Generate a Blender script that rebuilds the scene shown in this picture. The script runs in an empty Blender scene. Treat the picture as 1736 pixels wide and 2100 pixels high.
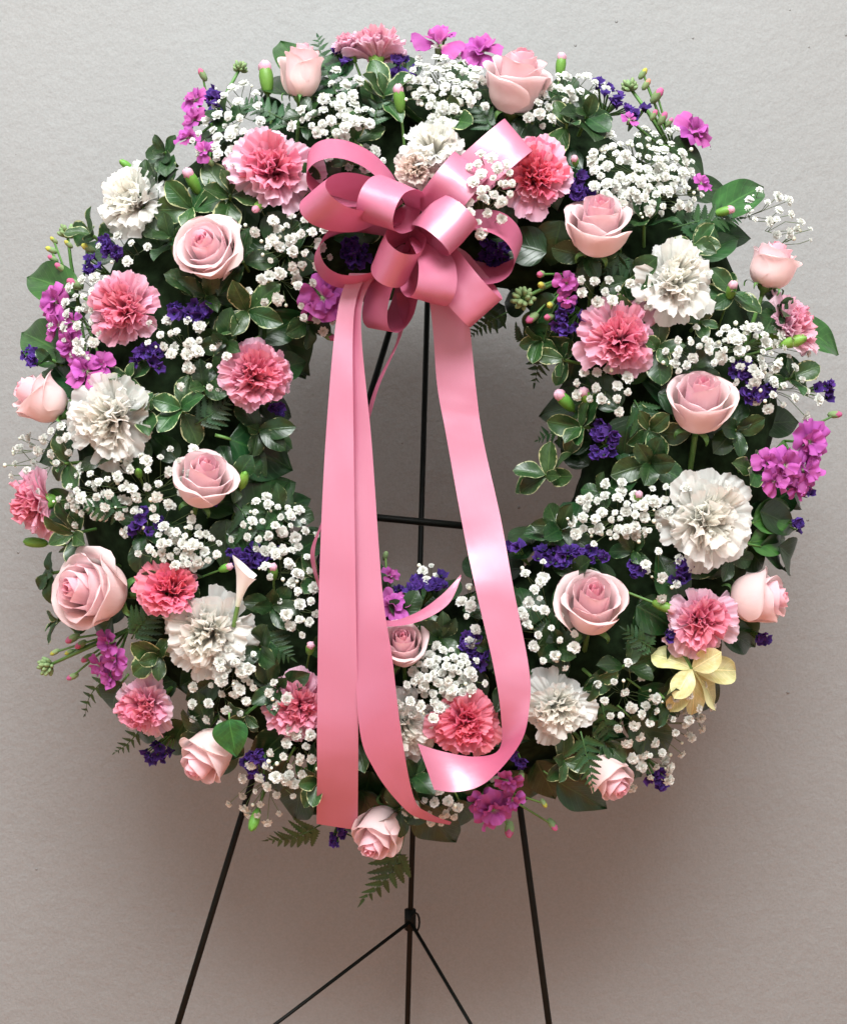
import bpy, math, random
from math import sin, cos, pi, sqrt, radians, hypot, exp
from mathutils import Vector, Matrix, Quaternion, noise

random.seed(7)
SC = bpy.context.scene
COL = SC.collection

# ------------------------------------------------------------------ camera, light, exposure
S = 0.00046            # metres per picture unit (1736 x 2100 units) at the wreath plane
CAM_D = 1.20           # camera to wreath plane
ZC = 1.02              # camera height above the floor
CX, CY = 868.0, 1050.0
WALL_Y = 0.235

cam_data = bpy.data.cameras.new('camera')
cam = bpy.data.objects.new('camera', cam_data); COL.objects.link(cam)
cam.location = (0, -CAM_D, ZC); cam.rotation_euler = (pi / 2, 0, 0)
cam_data.sensor_fit = 'HORIZONTAL'; cam_data.sensor_width = 36
cam_data.lens = 36 * CAM_D / (1736 * S)
cam_data.clip_start = 0.05; cam_data.clip_end = 50
cam_data.dof.use_dof = False
SC.camera = cam

world = bpy.data.worlds.new('World'); SC.world = world; world.use_nodes = True
bg = world.node_tree.nodes['Background']
bg.inputs[0].default_value = (1.0, 0.97, 0.91, 1); bg.inputs[1].default_value = 0.60

def area(name, loc, target, sx, sy, power, col):
    d = bpy.data.lights.new(name, 'AREA'); d.shape = 'RECTANGLE'
    d.size = sx; d.size_y = sy; d.energy = power; d.color = col
    o = bpy.data.objects.new(name, d); COL.objects.link(o)
    o.location = loc
    o.rotation_euler = (Vector(target) - Vector(loc)).to_track_quat('-Z', 'Y').to_euler()
    return o
area('ceiling_light', (0.0, -1.75, 2.75), (0.0, 0.0, 1.0), 1.6, 0.9, 88, (0.98, 1.0, 1.0))
area('ceiling_light', (-0.60, -0.65, 2.75), (-0.35, 0.1, 1.4), 1.2, 0.3, 10, (0.98, 1.0, 1.0))

SC.view_settings.view_transform = 'Standard'; SC.view_settings.look = 'None'
SC.view_settings.exposure = 0.45; SC.view_settings.gamma = 1.0
SC.view_settings.use_curve_mapping = False
SC.cycles.max_bounces = 5; SC.cycles.diffuse_bounces = 3; SC.cycles.glossy_bounces = 2
SC.cycles.transmission_bounces = 3; SC.cycles.use_denoising = True; SC.cycles.use_adaptive_sampling = True; SC.cycles.adaptive_threshold = 0.03

# ------------------------------------------------------------------ coordinates
def P(px, py, d=0.0):
    """a point that stands d picture units in front of the wreath plane"""
    f = (CAM_D - d * S) / CAM_D
    return Vector(((px - CX) * S * f, -d * S, ZC + (CY - py) * S * f))
def V(r, u, t):
    return Vector((r, -t, u))
RCX, RCY, RMID, RHALF = 868.0, 890.0, 545.0, 285.0
def ring(px, py):
    dx, dy = px - RCX, RCY - py
    r = hypot(dx, dy)
    q = (r - RMID) / RHALF
    return q, dx / (r + 1e-6), dy / (r + 1e-6)
def surf(px, py):
    q, _, _ = ring(px, py)
    return 150 * sqrt(max(0.0, 1 - q * q))
def face(px, py, k=0.8):
    q, a, b = ring(px, py)
    q = max(-1.3, min(1.3, q))
    return (q * k * a, q * k * b, 1.0)

# ------------------------------------------------------------------ object helpers
def tag(o, label=None, cat=None, group=None, kind=None):
    if label: o['label'] = label
    if cat: o['category'] = cat
    if group: o['group'] = group
    if kind: o['kind'] = kind
    return o
def empty(name, loc, quat=None, scale=1.0):
    o = bpy.data.objects.new(name, None); COL.objects.link(o)
    o.empty_display_size = 0.01
    o.location = loc; o.rotation_mode = 'QUATERNION'
    if quat: o.rotation_quaternion = quat
    o.scale = (scale,) * 3
    return o
def part(name, mesh, parent, mat4=None, mat=None):
    o = bpy.data.objects.new(name, mesh); COL.objects.link(o)
    if parent: o.parent = parent
    if mat4 is not None: o.matrix_local = mat4
    if mat is not None:
        if not mesh.materials: mesh.materials.append(mat)
        o.material_slots[0].link = 'OBJECT'; o.material_slots[0].material = mat
    return o
def orient(d, roll=0.0):
    return V(*d).normalized().to_track_quat('Z', 'Y') @ Quaternion((0, 0, 1), roll)

def mesh_from(name, verts, faces, mat=None, tint=None, uv=None, smooth=True):
    m = bpy.data.meshes.new(name)
    m.from_pydata([tuple(v) for v in verts], [], faces)
    if smooth: m.polygons.foreach_set('use_smooth', [True] * len(m.polygons))
    if tint is not None:
        a = m.attributes.new('tint', 'FLOAT', 'POINT'); a.data.foreach_set('value', tint)
    if uv is not None:
        l = m.uv_layers.new(name='UVMap'); flat = []
        for lp in m.loops: flat.extend(uv[lp.vertex_index])
        l.data.foreach_set('uv', flat)
    if mat: m.materials.append(mat)
    m.update()
    return m
class MB:
    def __init__(s): s.v = []; s.f = []; s.t = []; s.uv = []
    def grid(s, fn, nu, nv, tint=None, u0=-1, u1=1, v0=0, v1=1):
        b = len(s.v)
        for j in range(nv + 1):
            for i in range(nu + 1):
                u = u0 + (u1 - u0) * i / nu; v = v0 + (v1 - v0) * j / nv
                s.v.append(Vector(fn(u, v))); s.t.append(tint(u, v) if tint else 0.0)
                s.uv.append((u * .5 + .5, v))
        for j in range(nv):
            for i in range(nu):
                a = b + j * (nu + 1) + i
                s.f.append((a, a + 1, a + nu + 2, a + nu + 1))
        return s
    def tube(s, pts, rad, n=6, tint=0.0, cap=True):
        pts = [Vector(p) for p in pts]
        if not hasattr(rad, '__len__'): rad = [rad] * len(pts)
        b = len(s.v); up = None
        for k, p in enumerate(pts):
            t = (pts[min(k + 1, len(pts) - 1)] - pts[max(k - 1, 0)]).normalized()
            if up is None: up = t.orthogonal().normalized()
            up = (up - t * up.dot(t)); up = up.normalized() if up.length > 1e-6 else t.orthogonal().normalized()
            w = t.cross(up)
            for i in range(n):
                a = 2 * pi * i / n
                s.v.append(p + (up * cos(a) + w * sin(a)) * rad[k]); s.t.append(tint); s.uv.append((i / n, k / max(1, len(pts) - 1)))
        for k in range(len(pts) - 1):
            for i in range(n):
                s.f.append((b + k * n + i, b + k * n + (i + 1) % n, b + (k + 1) * n + (i + 1) % n, b + (k + 1) * n + i))
        if cap:
            s.f.append(tuple(b + i for i in range(n))[::-1]); e = b + (len(pts) - 1) * n
            s.f.append(tuple(e + i for i in range(n)))
        return s
    def lathe(s, prof, n=10, tint=None, wob=None):
        b = len(s.v)
        for k, (r, z) in enumerate(prof):
            for i in range(n):
                a = 2 * pi * i / n
                rr, zz = (r, z) if wob is None else wob(k, i, r, z)
                s.v.append(Vector((rr * cos(a), rr * sin(a), zz))); s.t.append(tint(k / (len(prof) - 1)) if tint else 0); s.uv.append((i / n, k / (len(prof) - 1)))
        for k in range(len(prof) - 1):
            for i in range(n):
                s.f.append((b + k * n + i, b + k * n + (i + 1) % n, b + (k + 1) * n + (i + 1) % n, b + (k + 1) * n + i))
        return s
    def build(s, name, mat=None, smooth=True):
        return mesh_from(name, s.v, s.f, mat, s.t, s.uv, smooth)
def crom(pts, n):
    """Catmull-Rom through tuples of any length, n samples for each span"""
    out = []; m = len(pts)
    for i in range(m - 1):
        p0, p1, p2, p3 = pts[max(i - 1, 0)], pts[i], pts[i + 1], pts[min(i + 2, m - 1)]
        for k in range(n):
            t = k / n
            out.append(tuple(0.5 * ((2 * b) + (c - a) * t + (2 * a - 5 * b + 4 * c - d) * t * t + (-a + 3 * b - 3 * c + d) * t ** 3)
                             for a, b, c, d in zip(p0, p1, p2, p3)))
    out.append(tuple(pts[-1]))
    return out

# ------------------------------------------------------------------ materials
def nt(name):
    m = bpy.data.materials.new(name); m.use_nodes = True
    t = m.node_tree; t.nodes.clear()
    out = t.nodes.new('ShaderNodeOutputMaterial')
    return m, t, out
def N(t, kind, **kw):
    n = t.nodes.new(kind)
    for k, v in kw.items():
        if k in n.inputs: n.inputs[k].default_value = v
        else: setattr(n, k, v)
    return n
def ramp(t, stops, src):
    r = t.nodes.new('ShaderNodeValToRGB')
    e = r.color_ramp.elements
    while len(e) < len(stops): e.new(0.5)
    for k, (p, c) in enumerate(stops):
        e[k].position = p; e[k].color = (*c, 1)
    t.links.new(src, r.inputs[0])
    return r
def vary(t, colsock, lo, hi, hue=0.012):
    oi = N(t, 'ShaderNodeObjectInfo')
    mr = N(t, 'ShaderNodeMapRange'); mr.inputs['To Min'].default_value = lo; mr.inputs['To Max'].default_value = hi
    t.links.new(oi.outputs['Random'], mr.inputs['Value'])
    h = N(t, 'ShaderNodeHueSaturation')
    mh = N(t, 'ShaderNodeMapRange'); mh.inputs['To Min'].default_value = 0.5 - hue; mh.inputs['To Max'].default_value = 0.5 + hue
    mu = N(t, 'ShaderNodeMath', operation='MULTIPLY'); mu.inputs[1].default_value = 7.31
    fr = N(t, 'ShaderNodeMath', operation='FRACT')
    t.links.new(oi.outputs['Random'], mu.inputs[0]); t.links.new(mu.outputs[0], fr.inputs[0]); t.links.new(fr.outputs[0], mh.inputs['Value'])
    t.links.new(mh.outputs[0], h.inputs['Hue']); t.links.new(mr.outputs[0], h.inputs['Value']); t.links.new(colsock, h.inputs['Color'])
    return h.outputs['Color']
def finish(t, out, col, rough, spec, trans, bump=None, bstr=0.2, bdist=0.001, **kw):
    p = N(t, 'ShaderNodeBsdfPrincipled'); p.inputs['Roughness'].default_value = rough
    p.inputs['Specular IOR Level'].default_value = spec
    for k, v in kw.items(): p.inputs[k].default_value = v
    t.links.new(col, p.inputs['Base Color'])
    if bump is not None:
        b = N(t, 'ShaderNodeBump'); b.inputs['Strength'].default_value = bstr; b.inputs['Distance'].default_value = bdist
        t.links.new(bump, b.inputs['Height']); t.links.new(b.outputs[0], p.inputs['Normal'])
    s = p.outputs[0]
    if trans > 0:
        tr = N(t, 'ShaderNodeBsdfTranslucent'); t.links.new(col, tr.inputs['Color'])
        mx = N(t, 'ShaderNodeMixShader'); mx.inputs[0].default_value = trans
        t.links.new(s, mx.inputs[1]); t.links.new(tr.outputs[0], mx.inputs[2]); s = mx.outputs[0]
    t.links.new(s, out.inputs['Surface'])
def petal_mat(name, stops, rough=0.6, spec=0.25, trans=0.25, lo=0.93, hi=1.04, veins=14, bstr=0.25, hue=0.01):
    m, t, out = nt(name)
    a = N(t, 'ShaderNodeAttribute', attribute_name='tint')
    tc = N(t, 'ShaderNodeTexCoord')
    nz = N(t, 'ShaderNodeTexNoise'); nz.inputs['Scale'].default_value = 3.0; nz.inputs['Detail'].default_value = 3
    t.links.new(tc.outputs['UV'], nz.inputs['Vector'])
    ad = N(t, 'ShaderNodeMath', operation='MULTIPLY_ADD'); ad.inputs[1].default_value = 0.28; 
    sb = N(t, 'ShaderNodeMath', operation='SUBTRACT'); sb.inputs[1].default_value = 0.14
    t.links.new(nz.outputs['Fac'], ad.inputs[0]); t.links.new(a.outputs['Fac'], ad.inputs[2]); t.links.new(ad.outputs[0], sb.inputs[0])
    r = ramp(t, stops, sb.outputs[0])
    # fine veins running up the petal
    mp = N(t, 'ShaderNodeMapping'); mp.inputs['Scale'].default_value = (veins, 1.3, 1)
    t.links.new(tc.outputs['UV'], mp.inputs['Vector'])
    n2 = N(t, 'ShaderNodeTexNoise'); n2.inputs['Scale'].default_value = 4; n2.inputs['Detail'].default_value = 2
    t.links.new(mp.outputs[0], n2.inputs['Vector'])
    finish(t, out, vary(t, r.outputs[0], lo, hi, hue), rough, spec, trans, n2.outputs['Fac'], bstr, 0.0012)
    return m
def flat_mat(name, col, rough=0.5, spec=0.4, trans=0.0, lo=0.85, hi=1.1, nscale=60, namt=0.25, hue=0.015, **kw):
    m, t, out = nt(name)
    tc = N(t, 'ShaderNodeTexCoord')
    nz = N(t, 'ShaderNodeTexNoise'); nz.inputs['Scale'].default_value = nscale; nz.inputs['Detail'].default_value = 3
    t.links.new(tc.outputs['Object'], nz.inputs['Vector'])
    r = ramp(t, [(0.3, tuple(c * (1 - namt) for c in col)), (0.7, tuple(min(1, c * (1 + namt)) for c in col))], nz.outputs['Fac'])
    finish(t, out, vary(t, r.outputs[0], lo, hi, hue), rough, spec, trans, nz.outputs['Fac'], 0.15, 0.001, **kw)
    return m
def leaf_mat(name, dark, light, margin=None, mwidth=0.22, rough=0.35, spec=0.5, trans=0.12, lo=0.7, hi=1.25, hue=0.02):
    m, t, out = nt(name)
    tc = N(t, 'ShaderNodeTexCoord'); sep = N(t, 'ShaderNodeSeparateXYZ'); t.links.new(tc.outputs['UV'], sep.inputs[0])
    oi = N(t, 'ShaderNodeObjectInfo')
    of = N(t, 'ShaderNodeVectorMath', operation='ADD')
    cb = N(t, 'ShaderNodeCombineXYZ'); m1 = N(t, 'ShaderNodeMath', operation='MULTIPLY'); m1.inputs[1].default_value = 37
    t.links.new(oi.outputs['Random'], m1.inputs[0]); t.links.new(m1.outputs[0], cb.inputs[0]); t.links.new(m1.outputs[0], cb.inputs[2])
    t.links.new(tc.outputs['UV'], of.inputs[0]); t.links.new(cb.outputs[0], of.inputs[1])
    nz = N(t, 'ShaderNodeTexNoise'); nz.inputs['Scale'].default_value = 5; nz.inputs['Detail'].default_value = 4
    t.links.new(of.outputs[0], nz.inputs['Vector'])
    r = ramp(t, [(0.3, dark), (0.72, light)], nz.outputs['Fac'])
    # |u| distance from the midrib, 0..1
    s5 = N(t, 'ShaderNodeMath', operation='SUBTRACT'); s5.inputs[1].default_value = 0.5; t.links.new(sep.outputs[0], s5.inputs[0])
    ab = N(t, 'ShaderNodeMath', operation='ABSOLUTE'); t.links.new(s5.outputs[0], ab.inputs[0])
    d2 = N(t, 'ShaderNodeMath', operation='MULTIPLY'); d2.inputs[1].default_value = 2; t.links.new(ab.outputs[0], d2.inputs[0])
    # side veins slanting to the tip
    vs = N(t, 'ShaderNodeMath', operation='MULTIPLY_ADD'); vs.inputs[1].default_value = -0.28; t.links.new(d2.outputs[0], vs.inputs[0]); t.links.new(sep.outputs[1], vs.inputs[2])
    vm = N(t, 'ShaderNodeMath', operation='MULTIPLY'); vm.inputs[1].default_value = 48; t.links.new(vs.outputs[0], vm.inputs[0])
    sn = N(t, 'ShaderNodeMath', operation='SINE'); t.links.new(vm.outputs[0], sn.inputs[0])
    vein = N(t, 'ShaderNodeMapRange'); vein.inputs['From Min'].default_value = 0.86; vein.inputs['From Max'].default_value = 1.0
    t.links.new(sn.outputs[0], vein.inputs['Value'])
    rib = N(t, 'ShaderNodeMapRange'); rib.inputs['From Min'].default_value = 0.065; rib.inputs['From Max'].default_value = 0.02
    t.links.new(d2.outputs[0], rib.inputs['Value'])
    vr = N(t, 'ShaderNodeMath', operation='MULTIPLY_ADD'); vr.inputs[1].default_value = 0.35
    t.links.new(vein.outputs[0], vr.inputs[0]); t.links.new(rib.outputs[0], vr.inputs[2]); vr.use_clamp = True
    vk = N(t, 'ShaderNodeMath', operation='MULTIPLY'); vk.inputs[1].default_value = 0.45; t.links.new(vr.outputs[0], vk.inputs[0])
    mx = N(t, 'ShaderNodeMix', data_type='RGBA'); t.links.new(vk.outputs[0], mx.inputs[0]); t.links.new(r.outputs[0], mx.inputs[6])
    mx.inputs[7].default_value = (light[0] * 1.9 + 0.02, light[1] * 1.7 + 0.02, light[2] * 1.6 + 0.01, 1)
    col = mx.outputs[2]
    if margin:
        n3 = N(t, 'ShaderNodeTexNoise'); n3.inputs['Scale'].default_value = 9; n3.inputs['Detail'].default_value = 2
        t.links.new(of.outputs[0], n3.inputs['Vector'])
        # also count the tip and base as edge
        tip = N(t, 'ShaderNodeMapRange'); tip.inputs['From Min'].default_value = 0.78; tip.inputs['From Max'].default_value = 1.0
        t.links.new(sep.outputs[1], tip.inputs['Value'])
        mxx = N(t, 'ShaderNodeMath', operation='MAXIMUM'); t.links.new(d2.outputs[0], mxx.inputs[0]); t.links.new(tip.outputs[0], mxx.inputs[1])
        a2 = N(t, 'ShaderNodeMath', operation='MULTIPLY_ADD'); a2.inputs[1].default_value = 0.55
        t.links.new(n3.outputs['Fac'], a2.inputs[0]); t.links.new(mxx.outputs[0], a2.inputs[2])
        th = N(t, 'ShaderNodeMapRange'); th.inputs['From Min'].default_value = 1.275 - mwidth; th.inputs['From Max'].default_value = 1.325 - mwidth
        t.links.new(a2.outputs[0], th.inputs['Value'])
        m2 = N(t, 'ShaderNodeMix', data_type='RGBA'); t.links.new(th.outputs[0], m2.inputs[0]); t.links.new(col, m2.inputs[6])
        m2.inputs[7].default_value = (*margin, 1); col = m2.outputs[2]
    finish(t, out, vary(t, col, lo, hi, hue), rough, spec, trans, vr.outputs[0], 0.35, 0.0008)
    return m

M = {}
M['rose'] = petal_mat('rose_petal', [(0.0, (0.90, 0.76, 0.69)), (0.30, (0.91, 0.73, 0.735)), (0.62, (0.92, 0.585, 0.66)), (1.0, (0.93, 0.40, 0.50))], rough=0.8, spec=0.12, trans=0.46, bstr=0.2)
M['pink'] = petal_mat('pink_carnation_petal', [(0.0, (0.864, 0.216, 0.328)), (0.35, (0.874, 0.323, 0.441)), (0.7, (0.883, 0.461, 0.588)), (1.0, (0.893, 0.627, 0.768))], rough=0.75, trans=0.48, veins=22, bstr=0.12)
M['coral'] = petal_mat('coral_carnation_petal', [(0.0, (0.845, 0.147, 0.237)), (0.4, (0.864, 0.216, 0.316)), (0.8, (0.874, 0.314, 0.418)), (1.0, (0.883, 0.451, 0.576))], rough=0.75, trans=0.48, veins=22, bstr=0.12)
M['pale'] = petal_mat('pale_carnation_petal', [(0.0, (0.864, 0.274, 0.395)), (0.3, (0.883, 0.412, 0.531)), (0.65, (0.893, 0.568, 0.689)), (1.0, (0.893, 0.706, 0.825))], rough=0.75, trans=0.48, veins=22, bstr=0.12)
M['white'] = petal_mat('white_carnation_petal', [(0.0, (0.93, 0.91, 0.79)), (0.4, (0.94, 0.93, 0.88)), (1.0, (0.93, 0.94, 0.93))], rough=0.75, trans=0.62, veins=22, bstr=0.08, lo=0.95, hi=1.03)
M['blush'] = petal_mat('blush_carnation_petal', [(0.0, (0.80, 0.62, 0.50)), (0.4, (0.85, 0.74, 0.66)), (1.0, (0.87, 0.83, 0.78))], rough=0.75, trans=0.62, veins=22, bstr=0.08, lo=0.95, hi=1.03)
M['stock'] = petal_mat('stock_petal', [(0.0, (0.50, 0.34, 0.36)), (0.25, (0.42, 0.07, 0.32)), (1.0, (0.50, 0.115, 0.42))], rough=0.6, trans=0.3, lo=0.75, hi=1.15, hue=0.02)
M['statice'] = petal_mat('statice_petal', [(0.0, (0.02, 0.010, 0.05)), (0.5, (0.045, 0.018, 0.14)), (1.0, (0.075, 0.03, 0.22))], rough=0.8, trans=0.2, lo=0.7, hi=1.3)
M['gyp'] = petal_mat('gypsophila_petal', [(0.0, (0.74, 0.78, 0.62)), (0.3, (0.86, 0.88, 0.82)), (1.0, (0.91, 0.92, 0.89))], rough=0.75, trans=0.46, lo=0.93, hi=1.04, bstr=0.05)
M['calla'] = petal_mat('white_spathe', [(0.0, (0.60, 0.66, 0.42)), (0.4, (0.82, 0.83, 0.76)), (1.0, (0.85, 0.82, 0.82))], rough=0.5, trans=0.25)
M['gypbud'] = flat_mat('gypsophila_bud', (0.72, 0.76, 0.62), 0.6, 0.3)
M['calyx'] = flat_mat('bud_calyx', (0.13, 0.30, 0.045), 0.45, 0.4, lo=0.75, hi=1.2, namt=0.3)
M['sepal'] = flat_mat('rose_sepal', (0.07, 0.17, 0.04), 0.5, 0.4)
M['stem'] = flat_mat('green_stem', (0.10, 0.21, 0.05), 0.5, 0.4)
M['thin'] = flat_mat('thin_stem', (0.12, 0.17, 0.07), 0.6, 0.3)
M['stockbud'] = flat_mat('stock_green_bud', (0.20, 0.29, 0.13), 0.65, 0.25, namt=0.3)
M['yellowbud'] = flat_mat('stock_yellow_bud', (0.38, 0.38, 0.07), 0.8, 0.15)
M['pinkbud'] = flat_mat('stock_pink_bud', (0.44, 0.11, 0.22), 0.8, 0.15, namt=0.3)
M['peachbud'] = flat_mat('stock_peach_bud', (0.52, 0.27, 0.17), 0.8, 0.15)
M['pitt'] = leaf_mat('variegated_leaf', (0.008, 0.030, 0.008), (0.022, 0.060, 0.017), (0.33, 0.39, 0.19), 0.0, rough=0.33)
M['pittw'] = leaf_mat('cream_margin_leaf', (0.014, 0.050, 0.012), (0.033, 0.088, 0.023), (0.38, 0.42, 0.22), 0.11, rough=0.35)
M['yellow'] = leaf_mat('yellow_leaf', (0.54, 0.52, 0.21), (0.70, 0.67, 0.38), None, rough=0.45, trans=0.2, lo=0.9, hi=1.08, hue=0.01)
M['salal'] = leaf_mat('glossy_leaf', (0.006, 0.028, 0.007), (0.013, 0.052, 0.012), None, rough=0.3, lo=0.75, hi=1.3)
M['fresh'] = leaf_mat('fresh_green_leaf', (0.014, 0.062, 0.012), (0.034, 0.125, 0.024), None, rough=0.32, lo=0.85, hi=1.2)
M['fern'] = leaf_mat('fern_leaflet', (0.008, 0.040, 0.010), (0.015, 0.066, 0.016), None, rough=0.4, lo=0.7, hi=1.3)
M['fernstem'] = flat_mat('fern_rachis', (0.035, 0.09, 0.025), 0.5, 0.3)
M['foam'] = flat_mat('moss_ring', (0.010, 0.022, 0.009), 0.95, 0.1, nscale=90, namt=0.6)
M['iron'] = flat_mat('green_black_wire', (0.002, 0.003, 0.002), 0.5, 0.15, nscale=200, namt=0.4)

def satin():
    m, t, out = nt('pink_satin')
    tc = N(t, 'ShaderNodeTexCoord')
    mp = N(t, 'ShaderNodeMapping'); mp.inputs['Scale'].default_value = (160, 2.0, 1)
    t.links.new(tc.outputs['UV'], mp.inputs['Vector'])
    nz = N(t, 'ShaderNodeTexNoise'); nz.inputs['Scale'].default_value = 2.5; nz.inputs['Detail'].default_value = 2
    t.links.new(mp.outputs[0], nz.inputs['Vector'])
    r = ramp(t, [(0.3, (0.415, 0.090, 0.172)), (0.7, (0.445, 0.102, 0.190))], nz.outputs['Fac'])
    b = N(t, 'ShaderNodeBump'); b.inputs['Strength'].default_value = 0.16; b.inputs['Distance'].default_value = 0.0005
    t.links.new(nz.outputs['Fac'], b.inputs['Height'])
    p = N(t, 'ShaderNodeBsdfDiffuse'); t.links.new(r.outputs[0], p.inputs['Color'])
    tg = N(t, 'ShaderNodeTangent', direction_type='UV_MAP')
    def gloss(col, rough, an):
        g = N(t, 'ShaderNodeBsdfAnisotropic'); g.inputs['Color'].default_value = col; g.inputs['Roughness'].default_value = rough
        g.inputs['Anisotropy'].default_value = an
        t.links.new(tg.outputs[0], g.inputs['Tangent']); t.links.new(b.outputs[0], g.inputs['Normal'])
        return g
    g1 = gloss((1.0, 0.80, 0.90, 1), 0.58, 0.2); g = gloss((1.0, 0.90, 0.95, 1), 0.27, 0.3)
    t.links.new(b.outputs[0], p.inputs['Normal'])
    m0 = N(t, 'ShaderNodeMixShader'); m0.inputs[0].default_value = 0.12
    t.links.new(p.outputs[0], m0.inputs[1]); t.links.new(g1.outputs[0], m0.inputs[2])
    tr = N(t, 'ShaderNodeBsdfTranslucent'); tr.inputs['Color'].default_value = (0.80, 0.14, 0.28, 1)
    mg = N(t, 'ShaderNodeMixShader'); mg.inputs[0].default_value = 0.085
    t.links.new(m0.outputs[0], mg.inputs[1]); t.links.new(g.outputs[0], mg.inputs[2])
    mx = N(t, 'ShaderNodeMixShader'); mx.inputs[0].default_value = 0.12
    t.links.new(mg.outputs[0], mx.inputs[1]); t.links.new(tr.outputs[0], mx.inputs[2]); t.links.new(mx.outputs[0], out.inputs['Surface'])
    return m
M['satin'] = satin()

def wall_mat():
    m, t, out = nt('painted_plaster')
    tc = N(t, 'ShaderNodeTexCoord')
    n1 = N(t, 'ShaderNodeTexNoise'); n1.inputs['Scale'].default_value = 2.2; n1.inputs['Detail'].default_value = 3
    n2 = N(t, 'ShaderNodeTexNoise'); n2.inputs['Scale'].default_value = 62; n2.inputs['Detail'].default_value = 6; n2.inputs['Roughness'].default_value = 0.68
    n3 = N(t, 'ShaderNodeTexVoronoi'); n3.inputs['Scale'].default_value = 46
    n4 = N(t, 'ShaderNodeTexNoise'); n4.inputs['Scale'].default_value = 420; n4.inputs['Detail'].default_value = 2
    for n in (n1, n2, n3, n4): t.links.new(tc.outputs['Object'], n.inputs['Vector'])
    r = ramp(t, [(0.30, (0.240, 0.243, 0.239)), (0.70, (0.266, 0.273, 0.272))], n1.outputs['Fac'])
    # flecks in the paint
    sp = N(t, 'ShaderNodeMapRange'); sp.inputs['From Min'].default_value = 0.085; sp.inputs['From Max'].default_value = 0.04
    t.links.new(n3.outputs['Distance'], sp.inputs['Value'])
    wh = N(t, 'ShaderNodeSeparateColor'); t.links.new(n3.outputs['Color'], wh.inputs[0])
    gt = N(t, 'ShaderNodeMath', operation='GREATER_THAN'); gt.inputs[1].default_value = 0.86; t.links.new(wh.outputs[0], gt.inputs[0])
    mu = N(t, 'ShaderNodeMath', operation='MULTIPLY'); t.links.new(sp.outputs[0], mu.inputs[0]); t.links.new(gt.outputs[0], mu.inputs[1])
    mk = N(t, 'ShaderNodeMath', operation='MULTIPLY'); mk.inputs[1].default_value = 0.30; t.links.new(mu.outputs[0], mk.inputs[0])
    mx = N(t, 'ShaderNodeMix', data_type='RGBA'); t.links.new(mk.outputs[0], mx.inputs[0]); t.links.new(r.outputs[0], mx.inputs[6]); mx.inputs[7].default_value = (0.16, 0.15, 0.14, 1)
    ms = N(t, 'ShaderNodeMix', data_type='RGBA', blend_type='MULTIPLY'); ms.inputs[0].default_value = 1.0
    r2 = ramp(t, [(0.3, (0.90, 0.90, 0.90)), (0.7, (1, 1, 1))], n4.outputs['Fac'])
    t.links.new(mx.outputs[2], ms.inputs[6]); t.links.new(r2.outputs[0], ms.inputs[7])
    h = N(t, 'ShaderNodeMath', operation='MULTIPLY_ADD'); h.inputs[1].default_value = 0.8
    t.links.new(mu.outputs[0], h.inputs[0]); t.links.new(n2.outputs['Fac'], h.inputs[2])
    finish(t, out, ms.outputs[2], 0.75, 0.2, 0, h.outputs[0], 0.75, 0.0028)
    return m
def floor_mat():
    m, t, out = nt('brown_floor')
    tc = N(t, 'ShaderNodeTexCoord')
    n1 = N(t, 'ShaderNodeTexNoise'); n1.inputs['Scale'].default_value = 30; n1.inputs['Detail'].default_value = 5
    t.links.new(tc.outputs['Object'], n1.inputs['Vector'])
    r = ramp(t, [(0.3, (0.56, 0.20, 0.095)), (0.7, (0.64, 0.25, 0.13))], n1.outputs['Fac'])
    finish(t, out, r.outputs[0], 0.6, 0.3, 0, n1.outputs['Fac'], 0.2, 0.002)
    return m

# ------------------------------------------------------------------ the setting
def slab(name, x0, x1, y0, y1, z0, z1, mat):
    v = [(x, y, z) for x in (x0, x1) for y in (y0, y1) for z in (z0, z1)]
    f = [(0, 1, 3, 2), (4, 6, 7, 5), (0, 4, 5, 1), (2, 3, 7, 6), (0, 2, 6, 4), (1, 5, 7, 3)]
    o = part(name, mesh_from(name, v, f, mat, smooth=False), None)
    return tag(o, kind='structure')
slab('wall', -3, 3, WALL_Y, WALL_Y + 0.1, -0.004, 3.0, wall_mat())
slab('floor', -3, 3, -3.2, WALL_Y - 0.003, -0.06, 0.0, floor_mat())

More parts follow.
